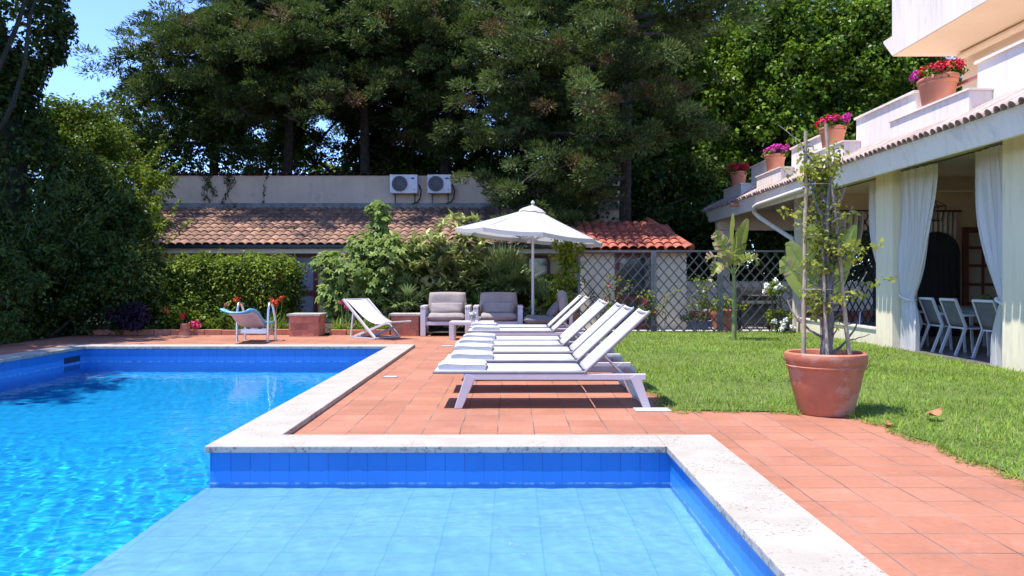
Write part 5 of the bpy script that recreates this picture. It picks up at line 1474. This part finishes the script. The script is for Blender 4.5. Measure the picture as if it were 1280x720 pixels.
# climber in a clay pot by the annex
t=thing('potted_vine','lime green vine climbing a post from a round clay pot beside the trellis','potted plant',(1.22,19.3,0)); rng=RNG(111)
MB().lathe([(.20,0),(.28,.34),(.30,.35),(.315,.45),(.29,.46),(.27,.40)],n=32).build('pot',MATS['terracotta_light'],t,smooth='auto'); MB().lathe([(0,.40),(.27,.40)],n=20).build('earth',MATS['soil'],t)
MB().tube([(0,0,.38),(.02,.02,1.2),(.0,.0,2.05)],[.03,.025,.02],8).build('post',MATS['bark'],t,smooth='auto')
lv=Leaves(); zc=rng.uniform(.45,2.1,90); c=np.stack([rng.normal(size=90)*.11+.05*np.sin(zc*5)-.05*(zc<1),rng.normal(size=90)*.1,zc],1); clump_leaves(lv,rng,c,.11,12,.10,.065,tint=(.1,.85),jit=.7)
c=np.stack([rng.normal(size=16)*.2+.05,rng.normal(size=16)*.1,rng.normal(size=16)*.06+2.05],1); clump_leaves(lv,rng,c,.09,12,.10,.065,tint=(.4,.88)); c=np.stack([rng.normal(size=14)*.2-.2,rng.normal(size=14)*.1,rng.uniform(.5,.75,14)],1); clump_leaves(lv,rng,c,.1,12,.10,.06,tint=(.3,.85)); lv.build('foliage',MATS['leaf_lime'],t)

# climbers and pots along the trellis
def trellis_rose(x,zs,label,mname,seed):
    t=thing('climbing_rose',label,'climber',(x,19.45,0)); rng=RNG(seed); mb=MB(); lv=Leaves(); P=[]
    for k in range(4):
        p=Vector((rng.normal()*.06,0,0)); pts=[p.copy()]
        for i in range(9): p=p+Vector((rng.normal()*.09,rng.normal()*.012,zs/9*rng.uniform(.7,1.1))); pts.append(p.copy())
        mb.tube(pts,.011,6); P+= [tuple(q) for q in pts[4:]]
    mb.build('stem',MATS['bark_grey'],t); P=np.array(P); clump_leaves(lv,rng,P,.10,7,.075,.05,tint=(.3,.85),jit=.8); lv.build('foliage',MATS['leaf_lime'],t)
    lv=Leaves(); q=P[rng.choice(len(P),min(len(P),9),replace=False)]+rng.normal(size=(min(len(P),9),3))*.06; clump_leaves(lv,rng,q[:4],.032,18,.036,.028,tint=(.2,.8)); lv.build('blossom',MATS[mname],t)
trellis_rose(2.15,1.35,'thin climber with pink blossoms on the trellis before the peach annex wall','pink_petal',121)
trellis_rose(3.35,1.0,'thin leafy climber with red buds at the annex door end of the trellis','pink_petal',122)
trellis_rose(4.35,1.35,'thin pale flowered climber beside the lone banana plant','white_petal',123)
bush('flowering_shrub','white flowering bush before the barbecue','shrub',(6.15,19.2,.0),[((0,0,.28),(.24,.22,.26)),((-.15,0,.95),(.22,.16,.15))],6,.12,5,.08,16,.06,.04,'leaf_lime',124,tint=(.2,.7))
t=[o for o in COL.objects if o.name.startswith('flowering_shrub')][0]; lv=Leaves(); rng=RNG(125); q=np.concatenate([np.array([0,-.2,.32])+rng.normal(size=(8,3))*.13,np.array([-.15,-.1,.98])+rng.normal(size=(9,3))*.13]); clump_leaves(lv,rng,q,.05,30,.05,.04,tint=(.3,.9)); lv.build('blossom',MATS['white_petal'],t)
t=thing('potted_bush','round clay pot with a low green plant behind the lone banana plant','potted plant',(5.05,20.1,0)); MB().lathe([(.20,0),(.31,.40),(.33,.41),(.345,.50),(.31,.51),(.29,.45)],n=28).build('pot',MATS['terracotta_light'],t,smooth='auto')
MB().lathe([(0,.45),(.29,.45)],n=20).build('earth',MATS['soil'],t)
lv=Leaves(); rng=RNG(126); clump_leaves(lv,rng,np.stack([rng.normal(size=24)*.22,rng.normal(size=24)*.2,.55+rng.random(24)*.2],1),.1,16,.09,.05,tint=(.2,.8)); lv.build('foliage',MATS['leaf_lime'],t)
t=box_planter(4.05,4.75,20.1,20.4,.22,'long low clay trough of seedlings behind the trellis','terracotta_light'); lv=Leaves(); rng=RNG(127); clump_leaves(lv,rng,np.stack([rng.uniform(-.3,.3,24),rng.uniform(-.1,.1,24),.26+rng.random(24)*.08],1),.07,12,.07,.04,tint=(.1,.6)); lv.build('foliage',MATS['leaf_mid'],t)
# ------------------------------------------------------------------ trees
mat('bark_vine',(.035,.04,.025),(.02,.023,.015),scale=9,rough=.95,bump=1,bscale=26,bdist=.04)
mat('stem_dark',(.04,.055,.02),(.06,.07,.03),scale=9,rough=.7)
def conifer(name,label,loc,H,Rr,z0,nl,seed,leaf='leaf_conifer',brown=.05,sag=.25,n_tuft=85,extra=(),group=None,trunk_r=.22):
    t=thing(name,label,'tree',loc,group=group); rng=RNG(seed); mb=MB(); C=[];Rd=[]
    lean=rng.normal(size=2)*.5
    def tr(z): u=z/H; return np.array([lean[0]*u*u,lean[1]*u*u,z])
    mb.tube([tuple(tr(z)) for z in np.linspace(-.2,H,12)],[trunk_r*(1-.85*u) for u in np.linspace(0,1,12)],9)
    limbs=[]
    for k in range(nl):
        u=(k+rng.random())/nl; z=z0+(H-z0)*u; az=rng.uniform(0,6.28)
        limbs.append((z,az,Rr*(1-u**1.7)*rng.uniform(.55,1.05)+.5,rng.uniform(-.05,.5)))
    limbs+=list(extra)
    for (z,az,L,el) in limbs:
        p=tr(z); d=nrm(np.array([math.cos(az)*math.cos(el),math.sin(az)*math.cos(el),math.sin(el)])); m=8; pts=[p]
        for i in range(m):
            d=nrm(d+rng.normal(size=3)*.10+np.array([0,0,-sag*.35+(.12 if i>4 else 0)])); p=p+d*L/m; pts.append(p)
            u=(i+1)/m
            if u>.38:
                for q in range(2 if L<2 else 3):
                    s=rng.normal(size=3)*np.array([.34,.34,.16])*min(1.0,L/3)*(.6+.6*u); C.append(p+s); Rd.append(rng.uniform(.20,.44))
                if rng.random()<.55:
                    b=nrm(d+rng.normal(size=3)*.7); e=p+b*L*rng.uniform(.12,.32); mb.tube([tuple(p),tuple((p+e)/2+rng.normal(size=3)*.04),tuple(e)],[.022,.015,.006],4)
                    C.append(e); Rd.append(rng.uniform(.25,.45))
        mb.tube([tuple(q) for q in pts],[max(.008,(.02+.013*L)*(1-.85*i/m)) for i in range(m+1)],5)
        if rng.random()<.35:   # bare dead twigs
            for q in range(3):
                i=rng.integers(1,5); b=nrm(rng.normal(size=3)+np.array([0,0,-.3])); e=pts[i]+b*rng.uniform(.3,.8); mb.tube([tuple(pts[i]),tuple(e)],[.012,.004],4)
    C=np.array(C);Rd=np.array(Rd); m=len(C); n=n_tuft
    lv=Leaves(); d=sph(rng,m*n,.25); off=d*np.repeat(Rd,n)[:,None]*rng.random((m*n,1))**.45; off[:,2]*=.55
    P=np.repeat(C,n,0)+off; out=nrm(np.concatenate([C[:,:2],np.zeros((m,1))],1)); A=d*.8+np.repeat(out,n,0)*.5+np.array([0,0,.25])+rng.normal(size=(m*n,3))*.35
    N=np.array([0,0,1.0])+rng.normal(size=(m*n,3))*.7; s=rng.uniform(.6,1.3,m*n)
    T=np.clip(np.repeat(rng.uniform(.1,.75,m),n)+rng.normal(size=m*n)*.12,0,.88); T=np.where(np.repeat(rng.random(m)<brown,n),.97,T)
    lv.add(P,A,N,.14*s,.042*s,T); lv.build('crown',MATS[leaf],t,fold=.1,droop=.05,mid=.4)
    mb.build('trunk',MATS['bark_dark'],t,smooth='auto')
    return t
g='tall dark conifers behind the pool house'
fw=[(z,-1.57+a,l,e) for z,a,l,e in ((7.9,-.5,4.2,.14),(8.2,.35,4.6,.10),(8.6,-.1,4.8,.06),(9.2,.6,4.4,.08),(9.0,-.7,4.4,.1),(9.9,.1,4.6,0),(10.6,-.35,4.2,.05),(8.4,.9,4.0,.12))]
cA=conifer('conifer_tree','x',(0,0,0),16.5,4.2,6.0,46,201,extra=fw,n_tuft=165)
cB=conifer('conifer_tree','x',(0,0,0),15.5,3.7,7.0,40,202,extra=fw[::-1],brown=.05,n_tuft=165)
cC=conifer('conifer_tree','x',(0,0,0),17,3.3,6.6,42,203,extra=fw[1:6],leaf='leaf_conifer_pale',brown=.07,n_tuft=165)
spots=[(cA,-10.4,29.0,.2,.95,'dark conifer at the edge of the open sky with the fullest crown'),
       (cB,-7.7,28.6,-.2,1.0,'conifer rising behind the wall above the hedge'),
       (cC,-5.0,28.7,.1,1.0,'conifer with pale grey green sprays above the maroon door'),
       (cB,-2.4,28.8,.25,1.05,'conifer rising behind the two air conditioner units'),
       (cA,.6,29.0,-.25,1.0,'conifer towering above the white parasol'),
       (cC,-9.2,34,2.0,1.05,'slender conifer further back above the hedge'),
       (cA,-5.9,34.5,4.0,1.1,'conifer further back seen through the gap above the fig tree'),
       (cB,-2.2,34.5,5.1,1.1,'conifer further back above the loquat tree'),
       (cC,2.2,34,1.0,1.1,'conifer further back beside the ivy clad trees')]
seen=set()
for (p,x,y,rz,s,lab) in spots:
    o_=p if p.name not in seen else copy_tree(p); seen.add(p.name)
    o_.location=(x,y,0); o_.rotation_euler=(0,0,rz); o_.scale=(s,s,s*1.0); tag(o_,lab,'tree',g)
ex=[(3.9,-3.0,4.4,.10),(4.4,-2.7,4.6,.18),(4.8,-2.4,4.4,.05),(5.2,-2.9,4.8,.2),(5.7,-2.1,4.0,.12),(6.1,-2.6,4.6,.12),(6.6,-1.8,3.6,.1),(7.0,-2.3,4.4,.05),(7.4,-2.9,4.6,.1),(4.6,-1.9,3.4,.15),(5.0,-1.5,3.2,.1),(5.6,-1.1,2.8,.1),(6.3,-1.4,3.2,.05),(4.2,-2.2,3.6,-.03),(7.8,-1.6,3.4,.05),(3.6,-2.6,3.4,.0),(5.5,-.6,2.4,.1)]
conifer('conifer_tree','pale conifer sweeping low branches over the wall end above the parasol',(3.3,24.6,0),14.5,3.7,6.8,40,207,leaf='leaf_conifer_pale',brown=.05,sag=.18,extra=ex,n_tuft=200,group=g)

def ivy_tree(name,label,loc,ells,nl,r1,nc,r2,n,L,W,leaf,seed,tint=(.05,.85),group=None,hgt=8,tr=.3,**kw):
    t=thing(name,label,'tree',loc,group=group); lv=Leaves(); rng=RNG(seed)
    crown(lv,rng,ells,nl,r1,nc,r2,n,L,W,tint=tint,**kw); lv.build('crown',MATS[leaf],t)
    mb=MB(); mb.tube([(0,0,-.2),(.1,.1,hgt*.5),(-.1,.2,hgt)],[tr,tr*.7,tr*.3],9)
    for k in range(7):
        a=rng.uniform(0,6.28); z=hgt*rng.uniform(.3,.9); mb.tube([(0,0,z),(math.cos(a)*1.2,math.sin(a)*1.0,z+.8),(math.cos(a)*2.3,math.sin(a)*1.8,z+1.2)],[.1,.06,.02],6)
    mb.build('trunk',MATS['bark_dark'],t,smooth='auto'); return t
g2='ivy clad leafy trees behind the villa and annex'
ivy_tree('ivy_tree','leafy ivy clad tree with bright green tufts behind the annex roof',(5.6,31.5,0),[((0,0,6.5),(2.9,2.2,6.8)),((-.6,-1.6,5.0),(2.6,1.2,5.0))],115,.95,9,.36,30,.17,.12,'leaf_ivy',211,group=g2,hgt=11)
ivy_tree('ivy_tree','leafy ivy clad tree above the far corner of the villa eave',(10.2,31.8,0),[((0,0,7.0),(3.0,2.2,7.0)),((-.3,-1.6,6.0),(2.7,1.2,5.0))],115,.95,9,.36,30,.17,.12,'leaf_ivy',212,group=g2,hgt=12)
ivy_tree('ivy_tree','leafy ivy clad tree beneath the villa balcony end',(14.8,31.0,0),[((0,0,7.5),(3.2,2.4,6.0)),((-1.6,-1.2,7.0),(2.4,1.2,4.2))],100,.95,9,.36,30,.17,.12,'leaf_ivy',213,group=g2,hgt=12)
ivy_tree('ivy_tree','dark shaded leafy tree over the wall end beside the annex roof',(3.6,27.9,0),[((-.6,0,3.4),(2.4,1.0,3.0)),((2.6,.2,2.8),(1.9,1.0,2.6))],44,.7,8,.30,26,.14,.10,'leaf_dark',214,group=g2,hgt=5)
ivy_tree('ivy_tree','dense dark leafy tree further back behind the ivy clad trees',(8,36.5,0),[((-3.5,0,6.5),(3.4,1.6,7)),((2.5,0,6.5),(3.6,1.6,7)),((8.5,0,6.5),(3.6,1.6,7))],105,1.1,8,.42,30,.22,.16,'leaf_dark',218,group=g2,hgt=10)
for (x,y,zc,zr,lab,sd) in ((-9.2,31.5,4.6,2.0,'dark understorey tree behind the old wall above the hedge',271),(-6.4,33,4.4,2.4,'dark understorey tree behind the old wall above the maroon door',272),(-3.9,31.8,4.2,2.0,'dark understorey tree behind the old wall beside the air conditioners',273),(-.6,32,4.8,2.4,'dark understorey tree behind the old wall above the loquat',274)):
    ivy_tree('understorey_tree',lab,(x,y,0),[((0,0,zc),(1.7,1.0,zr)),((.8,.3,zc+1.3),(1.0,.8,1.2))],26,.6,7,.26,22,.15,.09,'leaf_mid' if sd%2 else 'leaf_dark',sd,hgt=6,tr=.12,group='understorey trees behind the old wall')
t=thing('ivy_mass','thick dark ivy hanging over the end of the upper wall','ivy',(.6,26.4,3.5)); lv=Leaves(); rng=RNG(215)
c=np.stack([rng.uniform(-1.9,2.6,260),rng.normal(size=260)*.12-.02,rng.uniform(.05,1.45,260)],1); c=c[(c[:,0]>-1.9+.55*np.sin(c[:,2]*3.1)+.35*(1.4-c[:,2]))]; clump_leaves(lv,rng,c,.20,26,.11,.085,tint=(0,.6)); lv.build('foliage',MATS['leaf_dark'],t)
t=thing('hedge','tall dark hedge behind the low garden wall and the barbecue','hedge',(8,27,0)); lv=Leaves(); rng=RNG(216); box_leaves(lv,rng,4.2,14,26.0,27.6,.4,3.2,700,.26,24,.15,.10,tint=(0,.6)); lv.build('foliage',MATS['leaf_dark'],t); anchor(t)
# strands of ivy down the old wall
for (x,L,lab,s) in ((-9.6,.85,'thin ivy strand trailing down the old wall nearest the shrubs',1),(-8.85,1.15,'longest ivy strand trailing down the old wall above the hedge',2),(-7.6,.85,'sparse ivy strand trailing down the middle of the old wall',3)):
    t=thing('ivy_strand',lab,'ivy',(x,26.45,4.55),group='ivy strands on the old wall'); rng=RNG(220+s); mb=MB(); lv=Leaves(); C=[]
    for k in range(3 if s<3 else 1):
        p=Vector((rng.normal()*.12,0,0)); pts=[p.copy()]
        for i in range(8): p=p+Vector((rng.normal()*.06+.03*(k-1),0,-L/8)); pts.append(p.copy())
        mb.tube(pts,.006,5); C+=[tuple(q) for q in pts]
    mb.build('stem',MATS['bark_dark'],t); C=np.array(C); k_=np.exp(-(-C[:,2])/.5) if s<3 else np.ones(len(C))*.4
    C=C[rng.random(len(C))<k_+.25]; clump_leaves(lv,rng,C,.09 if s<3 else .04,9 if s<3 else 4,.08,.065,tint=(0,.5)); lv.build('foliage',MATS['leaf_dark'],t)

# the shaded side on the left: ivy clad giant, shrubs, bamboo
t=thing('ivy_clad_tree','giant dark tree trunk wrapped in ivy at the shaded pool side','tree',(-11.35,18.7,0)); lv=Leaves(); rng=RNG(231)
z=rng.uniform(0,8.2,1150); a=rng.uniform(0,6.28,1150); rr=(.95+.20*np.sin(z*1.9+1)+.18*np.sin(z*.8+a))*(1+.16*(z>6.2)+.1*(z<3)); c=np.stack([np.cos(a)*rr*.95,np.sin(a)*rr,z],1); clump_leaves(lv,rng,c,.24,26,.12,.085,tint=(0,.55))
crown(lv,rng,[((-.9,-3.2,9.3),(2.7,3.3,2.2))],52,.8,8,.34,26,.20,.14,tint=(0,.6),inner=.6)
crown(lv,rng,[((-.6,-6.8,9.6),(2.0,3.2,1.8))],34,.8,8,.34,24,.20,.14,tint=(0,.6),inner=.6)
crown(lv,rng,[((-2.0,-.2,9.5),(2.2,2.2,2.0))],26,.8,8,.34,24,.20,.14,tint=(0,.6),inner=.6)
lv.build('crown',MATS['leaf_dark'],t)
mb=MB(); mb.tube([(0,0,-.2),(.05,0,3),(-.1,-.1,6),(-.5,-.8,9)],[.62,.5,.42,.25],12); mb.tube([(-.1,-.1,6),(-.6,-2.0,8),(-.9,-4.0,9.5)],[.3,.2,.08],8)
mb.tube([(.35,-.85,4.2),(.85,-1.05,4.9),(1.08,-1.0,5.8),(1.15,-.95,6.8),(1.4,-.9,7.6)],[.05,.05,.045,.04,.03],8); mb.tube([(-.5,-1.05,4.5),(.0,-1.1,4.8),(.5,-1.05,5.0)],[.035,.035,.03],7); mb.tube([(.5,-1.0,5.6),(.95,-1.05,6.6),(1.3,-1.0,7.8)],[.05,.05,.04],7)
mb.build('trunk',MATS['bark_vine'],t,smooth='auto')
g3='shrubs in the shaded corner beside the pool'
bush('shrub','tall leafy shrub with a sunlit top against the open sky','shrub',(-12.1,22.0,0),[((0,0,2.9),(1.7,1.2,2.5)),((1.2,.2,2.4),(1.0,1,2.1)),((.5,0,4.9),(1.1,.8,.7))],46,.55,8,.22,26,.10,.06,'leaf_mid',241,group=g3,shoots=26,tint=(.1,.88))
bush('shrub','high bright shrub between the open sky and the dark conifer','shrub',(-11.3,24.0,0),[((0,0,3.2),(1.3,1.0,2.4)),((-.9,.3,4.6),(1.0,.8,1.1))],40,.5,8,.2,26,.10,.06,'leaf_mid',242,group=g3,shoots=30,tint=(.25,.88))
bush('shrub','shaded rounded shrub over the terrace edge beside the ivy clad trunk','shrub',(-10.2,18.6,0),[((0,0,1.3),(1.3,1.0,1.4)),((1.2,.3,1.0),(.9,.8,1.1)),((-.6,-.8,1.0),(1,.8,1.1))],44,.45,8,.19,26,.10,.055,'leaf_dark',243,group=g3,shoots=14)
bush('shrub','shaded low shrub behind the square brown planter','shrub',(-10.3,16.3,0),[((0,0,.8),(1.1,.9,.95)),((-.9,-.6,1.1),(1,.9,1.2))],36,.4,8,.18,26,.10,.055,'leaf_dark',244,group=g3)
bush('shrub','shaded tall shrub in front of the old roof end','shrub',(-9.75,20.6,0),[((0,0,1.7),(.95,.8,1.7)),((-.9,.2,2.6),(1.0,.8,1.6))],44,.45,8,.19,26,.10,.055,'leaf_dark',245,group=g3)
bush('shrub','loose sunlit shrub leaning over the tiled roof end','shrub',(-9.25,21.5,0),[((.0,0,1.5),(.45,.4,1.3)),((-.25,0,2.6),(.45,.4,.55))],18,.25,7,.12,14,.09,.055,'leaf_hedge',246,group=g3,shoots=16,tint=(.4,.88))
ivy_tree('leafy_tree','dark leafy tree covering the old wall end under the conifers',(-11.2,27.6,0),[((-.4,0,6.0),(2.2,1.1,1.9)),((1.5,-.2,6.3),(1.4,.9,1.5))],50,.6,8,.24,26,.12,.08,'leaf_dark',247,hgt=5)
t=thing('bamboo','dark drooping bamboo with narrow leaves against the ivy clad trunk','bamboo',(-10.9,17.2,0)); lv=Leaves(); rng=RNG(251); mb=MB()
for k in range(16):
    a=rng.uniform(0,6.28); p=np.array([rng.normal()*.3,rng.normal()*.3,0]); d=nrm(np.array([math.cos(a)*.16+.05,math.sin(a)*.16,1])); pts=[p]
    for i in range(12): d=nrm(d+np.array([math.cos(a)*.035,math.sin(a)*.035,-.012*i])); p=p+d*.33; pts.append(p)
    mb.tube([tuple(q) for q in pts],[.014*(1-.07*i) for i in range(13)],5); q=np.array(pts[4:]); clump_leaves(lv,rng,q,.26,14,.20,.026,tint=(.1,.8),droop=1.2,flat=.8)
lv.build('foliage',MATS['leaf_dark'],t); mb.build('cane',MATS['stem_dark'],t,smooth='auto')
bush('shrub','shaded shrub growing from the square brown planter','shrub',(-9.3,15.3,.28),[((0,.05,.15),(.40,.25,.22))],10,.12,6,.09,18,.07,.04,'leaf_dark',252,stem=False)
# far greenery that closes the gaps between the trunks: one mass
lv=Leaves(); rng=RNG(261)
crown(lv,rng,[((x,41+1.5*math.sin(x),3.2+1.2*math.sin(x*1.7)),(3.2,1.5,3.6)) for x in np.arange(-16,26,4.5)],26,1.2,7,.5,22,.30,.20,tint=(.2,.8)); tag(lv.build('woods',MATS['leaf_mid']),'distant mass of green woods behind the conifers',kind='stuff')

# ------------------------------------------------------------------ light, sky, camera
sun=bpy.data.lights.new('sun','SUN'); sun.energy=SUN_E; sun.angle=R(.53); sun.color=(1,.955,.89)
so=bpy.data.objects.new('sun',sun); COL.objects.link(so); so.location=(-20,-8,60)
dirn=Vector((.31,.10,-1)); so.rotation_euler=dirn.to_track_quat('-Z','Y').to_euler()
sun.cycles.is_caustics_light=True
w=bpy.data.worlds.new('World'); scene.world=w; w.use_nodes=True; nt=w.node_tree
sky=nt.nodes.new('ShaderNodeTexSky'); sky.sky_type='NISHITA'; sky.sun_disc=False
sky.sun_elevation=math.asin(1/dirn.length); sky.sun_rotation=math.atan2(-dirn.x,-dirn.y)
sky.air_density=.75; sky.dust_density=0.0; sky.ozone_density=6.0; sky.altitude=0
sk=nt.nodes.new('ShaderNodeMix'); sk.data_type='RGBA'; sk.blend_type='MULTIPLY'; sk.inputs['Factor'].default_value=1; sk.inputs['B'].default_value=(.77,.79,.94,1); nt.links.new(sky.outputs[0],sk.inputs['A']); nt.links.new(sk.outputs['Result'],nt.nodes['Background'].inputs['Color']); nt.nodes['Background'].inputs['Strength'].default_value=SKY_S
cam=bpy.data.cameras.new('camera'); co=bpy.data.objects.new('camera',cam); COL.objects.link(co)
co.location=(0,0,1.25); co.rotation_euler=(R(90),0,0); cam.sensor_width=36; cam.lens=1049/1280*36; cam.shift_y=-12/1280; cam.clip_end=2000; cam.clip_start=.05
scene.camera=co
vs_=scene.view_settings; vs_.view_transform='Standard'; vs_.look='None'; vs_.exposure=EXPO; vs_.gamma=1; vs_.use_curve_mapping=False
scene.render.engine='CYCLES'; cy=scene.cycles
cy.max_bounces=10; cy.diffuse_bounces=4; cy.glossy_bounces=4; cy.transmission_bounces=8; cy.transparent_max_bounces=8
cy.caustics_refractive=True; cy.caustics_reflective=False; cy.use_denoising=True; cy.sample_clamp_indirect=6; cy.blur_glossy=.3
